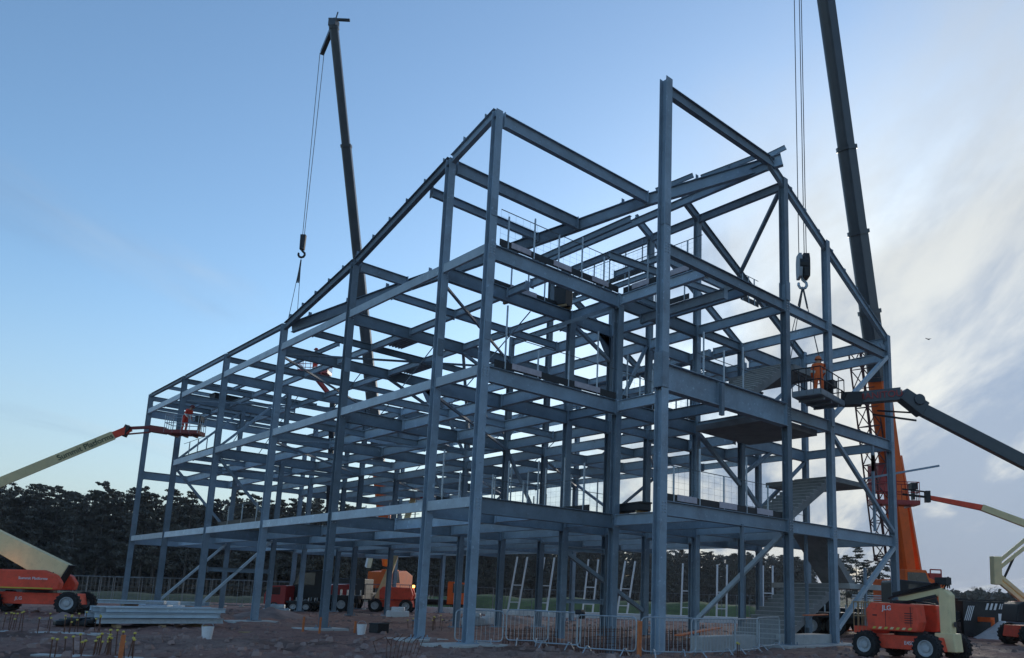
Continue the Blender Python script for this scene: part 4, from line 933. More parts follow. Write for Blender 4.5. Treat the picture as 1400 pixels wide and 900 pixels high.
for sx in (-4.6, -3.1, 1.2, 2.7, 4.2):
    for sy in (-1.05, 1.05): wheel(CL, (sx, sy, .6), .62, .42, (0, 1, 0), 1 if sy > 0 else -1, False)
MB().ball((-1.6, -1.0, 3.75), .22).build('green_beacon', greenl, CL)
hkL = d3(414, 332, 62); topL = Vector((hkL.x, hkL.y, headL.z-.1))
mb = MB().bar(local(CL, headL+Vector((0, 0, .1))), local(CL, topL), .3, .4); mb.box(local(CL, headL+Vector((0, 0, .2))), (.6, .6, .6)); mb.cyl(local(CL, headL), local(CL, headL+Vector((.2, -.1, 1.3))), .05, None, 5); mb.cyl(local(CL, headL+Vector((-.3, .3, .6))), local(CL, headL+Vector((.9, -.8, .6))), .12, None, 6); mb.build('boom_head', darkg, CL)
mb = MB()
for o_ in (-.18, .16): mb.cyl(local(CL, hkL+RT*o_*.4+Vector((0, 0, .4))), local(CL, topL+RT*o_), .025, None, 5)
mb.build('hoist_rope', cable, CL)
HL = thing('hook_block', 'small dark crane hook hanging in the sky on the left', 'hook block', hkL, math.atan2(RT.y, RT.x))
MB().prism([(-.18, -.6), (.18, -.6), (.21, .65), (-.21, .65)], (0, 0, 0), (1, 0, 0), (0, 0, 1), (0, 1, 0), .3).build('block_body', black, HL, bevel=.04)
hook(HL, (0, 0, -.65), .25, black)
mb = MB()
for dx in (-.1, .1): mb.cyl((0, 0, -1.4), (dx*4-.3, .2, -7.2), .022, None, 5); mb.cyl((0, 0, -1.4), (dx*.6-.08, 0, -3.3), .05, None, 5)
mb.build('chain_sling', cable, HL)

# --- vehicles and plant at the back
def truck(loc, yaw, label, cabm, L=7.0, cat='truck', name='flatbed_truck'):
    r_ = thing(name, label, cat, loc, yaw); s_ = L/2
    c_ = MB().prism([(s_-2.0, .7), (s_, .7), (s_, 1.7), (s_-.35, 2.7), (s_-1.9, 2.8), (s_-2.0, 2.7)], (0, 0, 0), (1, 0, 0), (0, 0, 1), (0, 1, 0), 2.2).build('cab', cabm, r_, bevel=.06)
    MB().prism([(s_-1.5, 1.75), (s_-.12, 1.75), (s_-.42, 2.55), (s_-1.5, 2.6)], (0, 0, 0), (1, 0, 0), (0, 0, 1), (0, 1, 0), 2.23).build('window', glass, c_)
    MB().box((-1.0, 0, 1.0), (L-2.2, 2.2, .25)).box((-.2, 0, .75), (L-.8, .8, .3)).build('flatbed', black, r_, bevel=.02)
    for k in range(5):
        for sy in (-1.1, 1.1): MB().box((-s_+.4+k*(L-2.6)/4.5, sy, 1.3), (.06, .05, .4)).build('stake', galv, r_)
    for sx in (s_-1.0, -s_+1.2, -s_+2.4):
        for sy in (-.95, .95): wheel(r_, (sx, sy, .48), .5, .32, (0, 1, 0), 1 if sy > 0 else -1, False)
    return r_
p = at(424, 56, -.03); rtk = truck(p, math.radians(135), 'red flatbed truck parked behind the left bays of the frame', redv, 5.2); rtk.scale = (.72, .72, .60)
p = at(604, 66, -.03); otk = truck(p, math.radians(-40), 'dark lorry with orange cab behind the second facade column', orange2, 7.0); otk.scale = (.85, .85, .85)
p = at(1163, 41, -.03); tk = truck(p, math.radians(-42), 'black lorry standing behind the right bracing bay', black, 7.5)
p = at(468, 58, -.03); tk = truck(p, math.radians(140), 'black van with white roof rack behind the third facade column', black, 4.6, 'van', 'work_van')
# counterweight crate with chevrons
p = at(1322, 46.5, -.03); cw = thing('ballast_box', 'black ballast box with white chevron stripes and a white sign', 'ballast box', p, math.atan2(RT.y, RT.x)+.12)
MB().box((0, 0, .95), (2.5, 1.6, 1.9)).build('body', black, cw, bevel=.03)
MB().box((-1.2, 0, 1.98), (.6, 1.5, .12)).box((.3, 0, 1.96), (1.9, 1.7, .06)).build('lid', black, cw)
for (x0, z0, w_, h_, n) in ((.05, 1.45, .75, .36, 3), (-1.22, .85, .42, .8, 4), (.85, 1.5, .38, .3, 3), (.85, .1, .38, .3, 3)):
    for k in range(n): MB().prism([(0, 0), (w_/n*.5, 0), (w_/n*.5+h_*.35, h_), (h_*.35, h_)], (x0+k*w_/n, -.806, z0), (1, 0, 0), (0, 0, 1), (0, 1, 0), .008).build('chevron_stripe', white, cw)
MB().box((1.02, -.806, .95), (.42, .01, .62)).build('sign_plate', white, cw)
# ------------------------------------------------------------------ concrete stairs and landings
def flight(x0, z0, x1, z1, ya, yb_, label, group='concrete stair flights'):
    r_ = thing('stair_flight', label, 'stairs', (min(x0, x1), (ya+yb_)/2, min(z0, z1)), 0, group); L = abs(x1-x0); n = max(6, int(round(abs(z1-z0)/.165))); H = abs(z1-z0); s_ = 1 if (x1-x0)*(z1-z0) > 0 else -1; w_ = yb_-ya
    X = lambda u: u if s_ > 0 else L-u
    pts = [(0, 0)]; 
    low = [(X(L), H-.32), (X(.35), -.05), (X(0), -.05)]
    pr = [(X(0), 0)]
    for k in range(n): pr += [(X(L*k/n), H*(k+1)/n), (X(L*(k+1)/n), H*(k+1)/n)]
    pr += low
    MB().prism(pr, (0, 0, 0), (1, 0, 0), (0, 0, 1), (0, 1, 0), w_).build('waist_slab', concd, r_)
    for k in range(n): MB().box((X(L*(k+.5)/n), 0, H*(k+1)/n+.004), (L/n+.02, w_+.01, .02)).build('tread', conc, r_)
    return r_
flight(11.3, 0, 15.6, 2.3, -3.6, -1.3, 'grey concrete stair flight rising from the ground behind the barriers')
flight(16.2, 2.3, 13.6, 4.5, GY+.25, GY+1.5, 'upper concrete flight slanting down right behind the brace bay')
flight(11.6, 4.5, 15.4, 6.7, -3.6, -2.0, 'concrete flight rising above the first floor beside the stair column')
flight(9.2, 8.8, 12.6, 11.0, -3.3, -1.6, 'dark concrete flight above the plate girder')
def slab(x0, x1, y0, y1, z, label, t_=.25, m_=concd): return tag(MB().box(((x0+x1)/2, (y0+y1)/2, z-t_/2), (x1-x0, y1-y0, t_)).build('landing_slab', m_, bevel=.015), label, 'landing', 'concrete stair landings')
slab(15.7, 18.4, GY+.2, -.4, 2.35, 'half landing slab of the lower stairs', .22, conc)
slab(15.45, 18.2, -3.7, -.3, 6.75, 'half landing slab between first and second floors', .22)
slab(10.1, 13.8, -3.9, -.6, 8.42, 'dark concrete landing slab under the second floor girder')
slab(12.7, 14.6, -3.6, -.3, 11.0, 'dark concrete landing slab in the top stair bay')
tag(MB().box((12.6, GY+.45, .18), (2.6, .8, .36)).build('concrete_plinth', conc, bevel=.02), 'grey concrete plinth at the foot of the stair columns', 'plinth')
# foundation pads under the facade columns
pads = [(0, 0, 2.2, 1.5), (0, FY[1], 1.6, 1.4), (0, FY[2], 1.7, 1.4), (0, FY[3], 1.9, 1.5), (0, FY[4], 1.6, 1.5), (0, FY[5], 1.6, 1.5), (0, FY[6], 1.6, 1.5)]
for k, (x, y, a, b_) in enumerate(pads):
    tag(MB().box((x-.1, y, -.07), (a, b_, .16)).build('foundation_pad', conc, bevel=.02), ('pale concrete pad under the front corner column', 'pale concrete pad under the second facade column', 'pale concrete pad under the third facade column', 'pale concrete pad under the fourth facade column', 'pale concrete pad under the fifth facade column', 'pale concrete pad under the sixth facade column', 'pale concrete pad under the farthest facade column')[k], 'pad', 'foundation pads along the long facade')
tag(MB().box((12.4, GY-.1, -.02), (5.2, 1.1, .1)).build('foundation_strip', conc, bevel=.02), 'pale concrete strip under the stair wing columns', 'foundation')

# ------------------------------------------------------------------ edge protection on the floors
def guard(p0, p1, label, h=1.15, posts=6, boards=2, mesh=True, tall=None):
    p0, p1 = Vector(p0), Vector(p1); r_ = thing('edge_guard', label, 'guard rail', p0, 0, 'edge protection on the floors'); d = p1-p0; L = d.length; u = d/L; Z = Vector((0, 0, 1))
    for k in range(posts):
        q = d*((k+.3)/posts); MB().bar(q, q+Z*((tall or [h]*posts)[k % len(tall or [1]*posts)] if tall else h), .045, .045).build('post', galv, r_)
    MB().bar(Z*.13, d+Z*.13, .03, .24).build('toe_board', black, r_)
    n_ = u.cross(Z)
    for k in range(boards):
        a = (k+.25)/boards*L; w_ = min(1.3, L/boards*.45); s_ = -1 if n_.dot(CAM-p0) < 0 else 1
        MB().bar(u*a+n_*s_*.03+Z*.16, u*(a+w_)+n_*s_*.03+Z*.16, .02, .20).build('toe_panel', boardm, r_)
    if mesh:
        mb = MB()
        for k in range(1, 5): mb.bar(Z*(.25+k*.2), d+Z*(.25+k*.2), .004, .004)
        nn = int(L/.3)
        for k in range(nn): q = d*(k/nn); mb.bar(q+Z*.25, q+Z*h, .004, .004)
        mb.build('mesh_infill', wirem, r_)
    MB().bar(Z*h, d+Z*h, .022, .022).build('top_rail', wirem, r_)
guard((.3, -.12, Z3), (XH-.2, -.12, Z3), 'guard rail on the third floor edge above the inner corner', 1.3, 5, 3, True, [1.15, 1.5, 1.3, 1.6, 1.2])
guard((XH, -.2, Z3), (XH, GY+.3, Z3), 'guard rail on the third floor beside the inner corner column', 1.2, 4, 2)
guard((.35, -.12, Z2), (XH-.2, -.12, Z2), 'guard rail on the second floor edge with two pale toe panels', 1.15, 4, 2, False, [2.2, 1.0, 1.3, 2.4])
guard((XG1+.3, GY+.05, Z1), (XA-.3, GY+.05, Z1), 'guard rail on the first floor edge of the stair wing', 1.15, 5, 3, True, [1.15, 1.9, 1.15, 2.0, 1.15])
guard((5.0, .1, Z1), (5.0, 6.5, Z1), 'mesh guard on the first floor behind the inner corner', 1.2, 6, 0, True, [1.8, 2.1, 1.8])
guard((6.4, FY[1]+.2, Z1), (9.4, FY[1]+.2, Z1), 'mesh guard at the first floor stair opening', 1.2, 4, 0, True, [1.8, 2.2])
guard((13.9, -.1, 15.0), (15.3, -.1, 15.0), 'small mesh guard on the roof of the stair wing', 1.3, 3, 0, True)
guard((XA-.3, .2, Z3+1.2), (XA-.3, FY[1], Z3+1.2), 'guard posts at the top landing of the stair wing', 1.5, 3, 0, False)
guard((6.3, GY+.6, Z2), (9.8, GY+.6, Z2), 'guard rail above the plate girder', 1.15, 3, 1, False, [2.0, 1.6])
guard((.2, FY[3]+1, Z1), (.2, FY[4]-1, Z1), 'guard rail on the first floor of the left facade', 1.0, 3, 0, False)
guard((XB, .1, Z1), (XC, .1, Z1), 'guard rail at the back of the stair wing first floor', 1.15, 4, 0, False)
guard((.4, FY[1]+.15, Z1), (5.4, FY[1]+.15, Z1), 'slender posts on the first floor behind the front corner column', 1.1, 7, 0, False, [1.9, 1.2, 2.1, 1.3])
guard((8.6, FY[2]+.15, Z1), (13.4, FY[2]+.15, Z1), 'slender posts on the first floor deep inside the frame', 1.1, 6, 0, True, [2.0, 1.4, 1.8])
guard((XH+.2, -.1, Z2), (XA-.2, -.1, Z2), 'guard posts on the second floor behind the plate girder', 1.1, 6, 0, True, [1.9, 1.2, 1.6])
guard((2.0, FY[1]+.1, Z3), (6.2, FY[1]+.1, Z3), 'guard posts on the third floor by the dark bundle', 1.1, 5, 1, False, [1.3, 1.1])
guard((XA, FY[1]+.2, 16.3), (XA, FY[2]-.3, 16.3), 'mesh guard under the high eaves of the stair wing', 1.2, 6, 0, True, [1.7, 1.3])
guard((.25, FY[4]+.5, Z2), (.25, FY[5]-.5, Z2), 'guard posts on the second floor of the left facade', 1.0, 4, 0, False)
guard((XM-.2, FY[3]+.3, Z1), (XM-.2, FY[4]-.3, Z1), 'guard posts along the first floor corridor', 1.1, 5, 0, False, [1.9, 1.1])
# loads and bundles left on the steel
def crate(loc, size, yaw, label, m_=black):
    r_ = thing('bolt_crate', label, 'crate', loc, yaw, 'crates left on the beams'); a, b_, h = size
    MB().box((0, 0, h/2), size).build('box', m_, r_, bevel=.02); MB().box((0, 0, h+.03), (a*1.05, b_*1.05, .06)).build('lid', m_, r_)
    for s_ in (-1, 1): MB().box((s_*a*.35, 0, -.04), (.1, b_, .08)).build('skid', timber, r_)
crate((3.6, 3.9, Z3+.1), (.7, .6, .45), .1, 'dark crate on the third floor near the front corner')
crate((5.7, 2.75, Z3+.1), (.55, .55, .75), .3, 'dark upright bundle on the third floor behind the guard rail')
crate((XB-.8, .02, 15.5), (.8, .5, .3), 0, 'dark crate on the stair wing roof beam')
crate((2.83, FY[5]+1.2, Z3+.1), (1.6, .9, .4), .05, 'dark crate on the far roof of the left wing')
crate((6.6, -.5, Z1+.1), (1.6, .5, .25), 1.4, 'black sheeted bundle on the first floor by the inner corner')
crate((XB+.4, -.3, Z2+1.2), (.7, .7, .7), 0, 'dark drum crate beside the top stair flight')

# ------------------------------------------------------------------ barriers in front
def barrier(p0, p1, label):
    p0, p1 = Vector(p0), Vector(p1); L = (p1-p0).length; r_ = thing('crowd_barrier', label, 'barrier', p0, math.atan2(p1.y-p0.y, p1.x-p0.x), 'galvanised crowd barriers round the dig')
    zb, zt_, rr = .16, 1.08, .12; pts = []
    for cx_, cz_, a0 in ((rr, zb+rr, 180), (L-rr, zb+rr, 270), (L-rr, zt_-rr, 0), (rr, zt_-rr, 90)):
        for k in range(4): a = R(a0+k*30); pts.append((cx_+rr*math.cos(a), 0, cz_+rr*math.sin(a)))
    mb = MB(); mb.tube(pts+pts[:1], .021, 6); mb.build('frame', galv, r_, smooth=False)
    n = int(L/.125)
    for k in range(1, n): MB().cyl((L*k/n, 0, zb), (L*k/n, 0, zt_), .007, None, 5).build('bar', galv, r_)
    for x in (.35, L-.35):
        mb = MB(); mb.tube([(x, -.28, .0), (x, -.05, .22), (x, .05, .22), (x, .28, .0)], .018, 6); mb.build('foot', galv, r_)
bl = [((-.1, .55), (1.05, -.35)), ((1.1, -.45), (2.0, -1.35)), ((1.25, -1.6), (1.75, -3.1)), ((1.5, -3.25), (2.0, -5.1)), ((2.05, -5.25), (3.3, -6.15)), ((3.35, -5.95), (5.2, -6.1)), ((5.3, -6.0), (7.3, -5.5)), ((7.4, -5.35), (9.6, -4.75))]
ll = ['crowd barrier beside the front corner column', 'second crowd barrier right of the front corner column', 'crowd barrier in front of the inner post and rebar', 'crowd barrier with a black rag on its corner', 'crowd barrier around the tall white-topped corner column', 'crowd barrier just right of the tallest column', 'crowd barrier before the orange boards and pit', 'last crowd barrier, by the stair column']
ll[4] = 'crowd barrier standing around the foot of the tallest column'
for (a, b_), s_ in zip(bl, ll): barrier((*a, gz(*a)-.02), (*b_, gz(*b_)-.02), s_)
tag(MB().box((1.62, -3.2, 1.07), (.28, .2, .14), .4).box((1.66, -3.25, .98), (.14, .16, .2), .2).build('work_glove', black, bevel=.03), 'black glove draped over a barrier corner', 'glove')
# rebar cages standing in the dig
def cage(c, L, W, H, yaw, label):
    r_ = thing('rebar_cage', label, 'rebar cage', c, yaw, 'rebar cages in the dig'); mb = MB()
    nx_, ny_ = int(L/.18), int(W/.2)
    for i in range(nx_+1):
        for j in (0, ny_): mb.cyl((i*L/nx_-L/2, j*W/ny_-W/2, 0), (i*L/nx_-L/2, j*W/ny_-W/2, H), .012, None, 5)
    for j in range(ny_+1):
        for i in (0, nx_): mb.cyl((i*L/nx_-L/2, j*W/ny_-W/2, 0), (i*L/nx_-L/2, j*W/ny_-W/2, H), .012, None, 5)
    mb.build('upright_bars', rust, r_); mb = MB()
    for k in range(5): z = .1+k*(H-.2)/4; mb.tube([(-L/2, -W/2, z), (L/2, -W/2, z), (L/2, W/2, z), (-L/2, W/2, z), (-L/2, -W/2, z)], .01, 5)
    mb.build('hoop', rust, r_)
cage((4.2, -1.6, -.6), 2.2, 1.0, 1.15, .3, 'rusty rebar cage behind the barriers left of the inner column')
cage((6.9, -2.3, -.6), 1.8, .9, 1.1, .1, 'rusty rebar cage right of the inner corner column')
cage((3.2, .9, -.4), 1.6, .9, .8, -.2, 'low rebar cage behind the second barrier')
def capbar(c, h, label, group, lean=(0, 0)):
    r_ = thing('starter_bar', label, 'rebar', c, 0, group); e = Vector((lean[0], lean[1], h)); MB().cyl((0, 0, -.05), e, .012, None, 6).build('bar', rust, r_); MB().ball(e+Vector((0, 0, .01)), .034, 1, 1, .75).build('safety_cap', yellow, r_, smooth=True)
rb = random.Random(8)
for (c, n, sx, sy, label, grp) in (((-9.75, -.2), 26, .9, .55, 'rebar starter bar with yellow cap in the foreground pad', 'capped starter bars in the front pad'), ((-9.2, 9.2), 22, 1.5, .8, 'rebar starter bar with yellow cap in the pad before the left boom lift', 'capped starter bars in the far pad'), ((4.0, 8.9), 12, 1.0, .5, 'rebar starter bar with yellow cap under the second facade bay', 'capped starter bars under the frame'), ((-3.2, 13.6), 6, .6, .4, 'rebar starter bar with yellow cap behind the steel stack', 'capped starter bars behind the steel stack')):
    dr = Vector((RT.x, RT.y, 0)).normalized(); dn = Vector((-dr.y, dr.x, 0))
    for i in range(n):
        p = Vector((*c, 0))+dr*rb.uniform(-sx, sx)+dn*rb.uniform(-sy, sy); capbar((p.x, p.y, gz(p.x, p.y)), rb.uniform(.34, .52) if grp.endswith('front pad') else rb.uniform(.35, .6), label, grp, (rb.uniform(-.06, .06), rb.uniform(-.06, .06)))
for (c, a, b_, yaw, label) in (((-9.7, -.35), 2.1, .5, -.72, 'pale blinding pad with capped starter bars in the foreground'), ((-10.3, .35), 1.4, .3, -.78, 'narrow pale pad left of the front starter bars'), ((-9.15, 8.9), 3.4, .7, -.75, 'pale pad before the left boom lift')):
    tag(MB().box((*c, gz(*c)+.01), (a, b_, .09), yaw).build('blinding_pad', conc, bevel=.015), label, 'pad', 'pale pads with starter bars')
# plastic caps lying in front of the barriers
for i, (x, y) in enumerate(((4.6, -6.6), (4.9, -6.45), (4.75, -6.5))): capbar((x, y, gz(x, y)), .38, 'rebar starter bar with pale cap before the pit barriers', 'capped bars before the pit')
# bent rebar at the bottom edge
mb = MB(); c = at(565, 20.4)
for k in range(9):
    q = c+Vector((RT.x, RT.y, 0))*(k*.09-.3); mb.tube([q+Vector((0, 0, -.1)), q+Vector((.02*k, 0, .32+.05*math.sin(k*2))), q+Vector((.15, -.12, .40+.04*(k % 3)))], .009, 5)
mb.tube([c+RT*-.55+Vector((0, 0, .05)), c+RT*-.65+Vector((0, 0, .3)), c+RT*-.35+Vector((0, 0, .42)), c+RT*-.2+Vector((0, 0, .2))], .01, 5)
tag(mb.build('bent_rebar', rust), 'tangle of bent rebar at the bottom edge of the photo', 'rebar')
# ------------------------------------------------------------------ loose items on the soil
st = thing('steel_stack', 'stack of pale blue grey steel sections on the soil at the left', 'steel stack', (-5.3, 12.4, 0), math.radians(-2))
for lay in range(3):
    for k in range(7 if lay else 8):
        x0 = -2.05+.07*((k*3+lay*2) % 5); y = -1.3+k*.33+.05*lay; z = .14+lay*.19; L_ = 4.1-.10*((k*5+lay*3) % 4)
        mb = MB().ib((x0, y, z+.15), (x0+L_, y, z+.15), .16, .15, .012, .014); mb.build('section', steel2 if (k+lay) % 3 else galv, st)
for x in (-1.4, 0, 1.4): MB().box((x, -.2, .03), (.12, 2.8, .1)).build('bearer', timber, st)
mb = MB(); 
for k in range(7): mb.box((-2.9+.16*k, .3-.05*k, .10+.05*(k % 3)), (.9, .5, .18), .3*k)
tag(mb.build('sheet_heap', black, bevel=.05, loc=(-5.0, 12.2, 0)), 'heap of black sheeting left of the steel stack', 'sheeting')
st2 = thing('steel_stack', 'long low steel bundle lying before the back fence', 'steel stack', at(200, 50, 0), math.atan2(RT.y, RT.x))
for k in range(6): MB().ib((-4.5+.2*(k % 3), k*.3, .45), (4.5-.3*(k % 2), k*.3, .45), .2, .16).build('section', steel2, st2)
for x in (-3, 0, 3): MB().box((x, .8, .12), (.15, 2.2, .22)).build('bearer', timber, st2)
def stake(px, dep, h, label, w_=.07):
    p = at(px, dep); z = gz(p.x, p.y); tag(MB().bar((p.x, p.y, z-.1), (p.x+.01, p.y, z+h), w_, w_*.6).build('marker_stake', stake_or, bevel=.004), label, 'stake', 'orange marker stakes')
stake(202, 17.6, .46, 'short orange stake beside the front starter bars', .085); stake(437, 29.6, .55, 'orange stake at the foot of the third facade column'); stake(459, 29.2, .55, 'orange stake right of the third facade column'); stake(505, 30.3, .42, 'orange stake beside the white bucket'); stake(592, 30, .5, 'orange stake behind the second facade column'); stake(879, 22.4, .95, 'tall orange post behind the barrier by the tallest column', .12)
def bucket(px, dep, label, m_=white, s_=1.0):
    p = at(px, dep); r_ = thing('bucket', label, 'bucket', (p.x, p.y, gz(p.x, p.y)), 0, 'buckets on the soil')
    MB().lathe([(.001, .0), (.13*s_, 0), (.17*s_, .36*s_), (.155*s_, .36*s_), (.12*s_, .03)], (0, 0, 0), (0, 0, 1), 16).build('pail', m_, r_)
    MB().tube([(.17*s_*math.cos(a), 0, .36*s_+.12*s_*math.sin(a)) for a in [k*math.pi/8 for k in range(9)]], .008, 5).build('handle', galv, r_)
bucket(312, 24.5, 'white bucket in front of the fourth facade column'); bucket(514, 29.5, 'pale bucket near the third facade bay')
p = at(368, 29.4); tag(MB().box((p.x, p.y, gz(p.x, p.y)+.07), (.75, .12, .1), -.5).build('timber_offcut', timber, bevel=.01), 'pale timber offcut lying on the soil', 'timber')
p = at(537, 31); tag(MB().box((p.x, p.y, gz(p.x, p.y)+.17), (.6, .45, .36), .3).box((p.x, p.y, gz(p.x, p.y)+.37), (.64, .49, .05), .3).build('black_box', black, bevel=.03), 'black lidded box on the soil behind the second facade column', 'box')
def board(p0, p1, label): tag(MB().bar(p0, p1, .2, .04).build('orange_board', plas_or, bevel=.005), label, 'board', 'orange boards')
board((2.7, -6.0, .55), (5.6, -5.2, .70), 'orange board lying across the barrier by the tallest column'); board((11.3, GY-.4, 1.08), (13.6, GY+.1, 1.1), 'orange board between the stair columns')
tag(MB().box((7.6, -3.9, .1), (3.2, .5, .55), .06).build('grey_block', conc, bevel=.02), 'grey concrete block behind the pit barriers', 'concrete block')
# ladder-like props standing behind
def ladder(px, dep, label, lean=.5, h=4.3, w_=.75):
    p = at(px, dep); r_ = thing('ladder_frame', label, 'ladder frame', (p.x, p.y, gz(p.x, p.y)), math.atan2(RT.y, RT.x), 'pale ladder frames behind the frame')
    for x in (0, w_): MB().bar((x, 0, 0), (x+lean, .25, h), .13, .1).build('rail', white, r_)
    for k in (.15, .95, 2.2): MB().bar((lean*k/h, .25*k/h, k), (w_+lean*k/h, .25*k/h, k), .07, .07).build('rung', white, r_)
    MB().box((w_/2, 0, .12), (1.0, .3, .2)).build('foot_plate', white, r_)
for px, dep, s_, ln_ in ((704, 61, 'leftmost pale ladder frame behind the second facade column', .55), (742, 61, 'pale ladder frame just right of the leftmost one', .45), (803, 62, 'pale ladder frame left of the inner corner column', .35), (848, 62, 'pale ladder frame right of the inner corner column', .6), (933, 63, 'pale ladder frame right of the tallest column', .15), (980, 63, 'pale ladder frame behind the long diagonal brace', .1), (1041, 63, 'pale ladder frame behind the stair flight', .1), (1128, 60, 'pale ladder frame seen under the stair wing', .1)): ladder(px, dep, s_, ln_)
# rubble and mounds
def mound(px, dep, r, h, label, m_, name='soil_mound'):
    p = at(px, dep); mb = MB(); n = 26; k = 9; V = [(0, 0, h)]
    for j in range(1, k+1):
        for i in range(n):
            a = 2*math.pi*i/n; f_ = j/k; rr_ = r*f_*(1+.18*noise.noise(Vector((math.cos(a)*2, math.sin(a)*2, px))))
            V.append((rr_*math.cos(a), rr_*math.sin(a), h*(1-f_)**1.1*(1+.35*noise.noise(Vector((rr_*math.cos(a)*1.6, rr_*math.sin(a)*1.6, px))))-.08*f_))
    F = [(0, 1+i, 1+(i+1) % n) for i in range(n)]+[(1+j*n+i, 1+(j+1)*n+i, 1+(j+1)*n+(i+1) % n, 1+j*n+(i+1) % n) for j in range(k-1) for i in range(n)]
    mb.add(V, F); tag(mb.build(name, m_, smooth=True, loc=(p.x, p.y, gz(p.x, p.y))), label, 'mound')
gravelm = mat('dark_grey_spoil', (.075, .08, .085), .95, 0, .4, 2, .5, (.15, .15, .14), .8)
mound(1392, 50, 3.2, 1.75, 'dark grey spoil heap beside the ballast box', gravelm); mound(1356, 44, 1.7, .95, 'pale sheeted heap before the spoil heap', conc); mound(1415, 62, 5, 1.9, 'grassed soil heap at the right edge', turf2)
mound(118, 33, .9, .35, 'small brown soil heap by the left boom lift wheel', clod); mound(395, 44, 2.4, .5, 'low soil heap under the left bays', clod); mound(700, 46, 4, .45, 'low soil heap under the middle bays', clod)
for i, (px, dep, a, b_) in enumerate(((240, 46, 1.6, .7), (262, 47, 1.2, .6), (400, 46, 1.4, .5), (560, 50, 1.3, .5), (660, 40, 1.1, .5), (682, 41, .8, .5))):
    p = at(px, dep); tag(MB().box((p.x, p.y, gz(p.x, p.y)+.2), (a, b_, .4), -.77+.2*i).box((p.x, p.y, gz(p.x, p.y)+.5), (a*.6, b_*.7, .25), -.6).build('wrapped_pallet', white if i % 2 else galv, bevel=.06), ('wrapped pallet behind the sixth facade column', 'second wrapped pallet behind the sixth facade column', 'pale wrapped pallet by the red truck', 'pale wrapped pallet by the far boom lift', 'pale wrapped bundle behind the front corner column', 'second pale bundle behind the front barrier')[i], 'pallet', 'wrapped pallets about the site')
# bird
q = d3(1270, 464, 80); tag(MB().prism([(-.35, .12), (-.1, .03), (0, .06), (.1, .03), (.38, .16), (.1, -.02), (0, -.06), (-.1, -.02)], q, (RT.x, RT.y, RT.z), (0, 0, 1), (FW.x, FW.y, 0), .12).build('bird', black), 'small dark bird in the bright cloud on the right', 'bird')

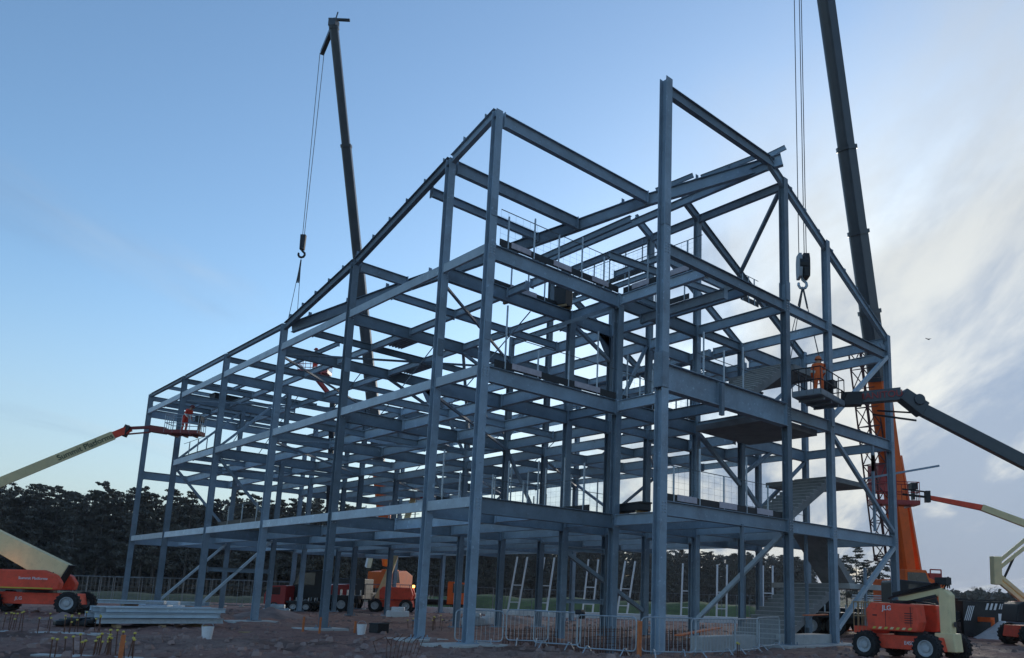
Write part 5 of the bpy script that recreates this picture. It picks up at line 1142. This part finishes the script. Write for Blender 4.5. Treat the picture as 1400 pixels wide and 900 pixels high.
# ------------------------------------------------------------------ people
def person(loc, yaw, label, top, legs, pose='stand', hat=None):
    """body grown over a skeleton; local +X is where the person faces"""
    J = {'pel': (0, 0, .95), 'spine': (.02, 0, 1.18), 'chest': (.03, 0, 1.38), 'neck': (.04, 0, 1.50), 'head': (.06, 0, 1.60), 'crown': (.05, 0, 1.70), 'nose': (.155, 0, 1.60),
         'shL': (.02, .19, 1.42), 'elL': (.06, .25, 1.15), 'wrL': (.24, .22, 1.02), 'haL': (.33, .20, 1.01), 'shR': (.02, -.19, 1.42), 'elR': (.10, -.26, 1.16), 'wrR': (.34, -.20, 1.10), 'haR': (.43, -.18, 1.10),
         'hiL': (0, .10, .90), 'knL': (.05, .12, .50), 'anL': (0, .12, .09), 'toL': (.17, .13, .04), 'hiR': (0, -.10, .90), 'knR': (.02, -.12, .50), 'anR': (-.03, -.12, .09), 'toR': (.14, -.13, .04)}
    if pose == 'bend':
        for k in ('spine', 'chest', 'neck', 'head', 'crown', 'nose', 'shL', 'elL', 'wrL', 'haL', 'shR', 'elR', 'wrR', 'haR'):
            v = Matrix.Rotation(R(32), 3, 'Y') @ (Vector(J[k])-Vector(J['pel'])); J[k] = tuple(v+Vector(J['pel']))
    rad = dict(pel=.155, spine=.145, chest=.165, neck=.062, head=.098, crown=.085, nose=.026, shL=.075, elL=.052, wrL=.038, haL=.036, shR=.075, elR=.052, wrR=.038, haR=.036, hiL=.105, knL=.072, anL=.056, toL=.045, hiR=.105, knR=.072, anR=.056, toR=.045)
    Ed = [('pel', 'spine'), ('spine', 'chest'), ('chest', 'neck'), ('neck', 'head'), ('head', 'crown'), ('head', 'nose'), ('chest', 'shL'), ('shL', 'elL'), ('elL', 'wrL'), ('wrL', 'haL'), ('chest', 'shR'), ('shR', 'elR'), ('elR', 'wrR'), ('wrR', 'haR'), ('pel', 'hiL'), ('hiL', 'knL'), ('knL', 'anL'), ('anL', 'toL'), ('pel', 'hiR'), ('hiR', 'knR'), ('knR', 'anR'), ('anR', 'toR')]
    for s_ in 'LR':     # fingers, each its own short chain
        h = Vector(J['ha'+s_]); w_ = Vector(J['wr'+s_]); d = (h-w_).normalized(); a = d.cross(Vector((0, 0, 1))).normalized()
        for k, (off, ln_) in enumerate(((-.027, .075), (-.009, .085), (.009, .08), (.027, .062))):
            b1, b2_ = h+d*.03+a*off, h+d*(.03+ln_*.55)+a*off*1.1; b3 = h+d*(.03+ln_*.8)+a*off+Vector((0, 0, -.03))
            for nm, v, r_ in (('a', b1, .011), ('b', b2_, .0095), ('c', b3, .008)): J[f'f{s_}{k}{nm}'] = tuple(v); rad[f'f{s_}{k}{nm}'] = r_
            Ed += [('ha'+s_, f'f{s_}{k}a'), (f'f{s_}{k}a', f'f{s_}{k}b'), (f'f{s_}{k}b', f'f{s_}{k}c')]
        t1 = h+a*(.045 if s_ == 'L' else -.045)*1.0; t2 = t1+d*.045
        J['t'+s_+'a'] = tuple(t1); J['t'+s_+'b'] = tuple(t2); rad['t'+s_+'a'] = .012; rad['t'+s_+'b'] = .009; Ed += [('ha'+s_, 't'+s_+'a'), ('t'+s_+'a', 't'+s_+'b')]
    names = list(J); me_ = bpy.data.meshes.new('body'); me_.from_pydata([J[n_] for n_ in names], [(names.index(a), names.index(b_)) for a, b_ in Ed], [])
    o = bpy.data.objects.new('tmp', me_); col.objects.link(o); o.modifiers.new('s', 'SKIN'); 
    sk = me_.skin_vertices[0].data if me_.skin_vertices else None
    if sk is None:
        bm = bmesh.new(); bm.from_mesh(me_); bm.verts.layers.skin.verify(); bm.to_mesh(me_); bm.free(); sk = me_.skin_vertices[0].data
    for i_, n_ in enumerate(names): sk[i_].radius = (rad[n_], rad[n_]); sk[i_].use_root = (n_ == 'pel')
    sb = o.modifiers.new('u', 'SUBSURF'); sb.levels = 1; sb.render_levels = 1
    dg = bpy.context.evaluated_depsgraph_get(); mesh = bpy.data.meshes.new_from_object(o.evaluated_get(dg)); bpy.data.objects.remove(o)
    mesh.name = 'body'; mesh.materials.clear()
    for m_ in (top, legs, skin, black, refl): mesh.materials.append(m_)
    nk = Vector(J['neck'])
    for p_ in mesh.polygons:
        p_.use_smooth = True; c = p_.center; up_dir = (Vector(J['crown'])-nk).normalized(); hgt = (c-nk).dot(up_dir)
        hand = min((c-Vector(J['haL'])).length, (c-Vector(J['haR'])).length)
        if hgt > -.01 and (c-Vector(J['head'])).length < .2: p_.material_index = 2
        elif hand < .11: p_.material_index = 2
        elif c.z < .12: p_.material_index = 3
        elif c.z < .93 and abs(c.y) < .2 and c.x < .16: p_.material_index = 1 if not (.36 < c.z < .42) else 4
        else: p_.material_index = 4 if abs((c-Vector(J['pel'])).dot((Vector(J['chest'])-Vector(J['pel'])).normalized())-.22) < .035 else 0
    r_ = thing('person', label, 'person', loc, yaw); b_ = bpy.data.objects.new('body', mesh); col.objects.link(b_); b_.parent = r_
    hd = Vector(J['head']); ud = (Vector(J['crown'])-hd).normalized()
    hm = MB().lathe([(.165, .0), (.125, .015), (.122, .07), (.09, .125), (.04, .15), (.001, .155)], hd+ud*.045, ud, 18); hm.build('hard_hat', hat or white, r_, smooth=True)
    fc = MB(); fwd = Vector((1, 0, 0)) if pose != 'bend' else (Matrix.Rotation(R(32), 3, 'Y') @ Vector((1, 0, 0)))
    for s_ in (-1, 1): fc.ball(hd+fwd*.098+Vector((0, s_*.035, 0))+ud*.018, .012); 
    fc.build('eye', black, r_); er = MB()
    for s_ in (-1, 1): er.ball(hd+Vector((0, s_*.1, 0)), .03, .5, .4, 1)
    er.ball(hd+fwd*.095-ud*.05, .022, .3, 1, .3); er.build('face_feature', skin, r_)
    return r_
person((11.85, -5.15, 9.05), math.radians(35), 'worker in orange hi vis suit standing in the basket at the stair wing', hivis, hivis, 'stand', plas_or)
person((-.55, 28.1, 9.98), math.radians(-60), 'worker in red jacket bending in the left boom lift basket', redcl, redcl, 'bend', mat('dark_hat', (.12, .02, .02)))
person((bk5.x, bk5.y, bk5.z+.06), math.radians(200), 'worker in red in the platform inside the top storey', redcl, redcl, 'stand', redv)
# ------------------------------------------------------------------ thin air over the whole site
hm_ = bpy.data.materials.new('thin_haze'); hm_.use_nodes = True; ht = hm_.node_tree
ht.nodes.remove(ht.nodes['Principled BSDF']); pv_ = ht.nodes.new('ShaderNodeVolumePrincipled'); pv_.inputs['Color'].default_value = (0.86, 0.92, 1.0, 1); pv_.inputs['Density'].default_value = 0.00016; pv_.inputs['Anisotropy'].default_value = 0.3
ht.links.new(pv_.outputs[0], ht.nodes['Material Output'].inputs['Volume'])
tag(MB().box((0, 0, 20), (5200, 5200, 80)).build('haze', hm_), 'thin pale haze in the air over the site', 'haze', kind='stuff')
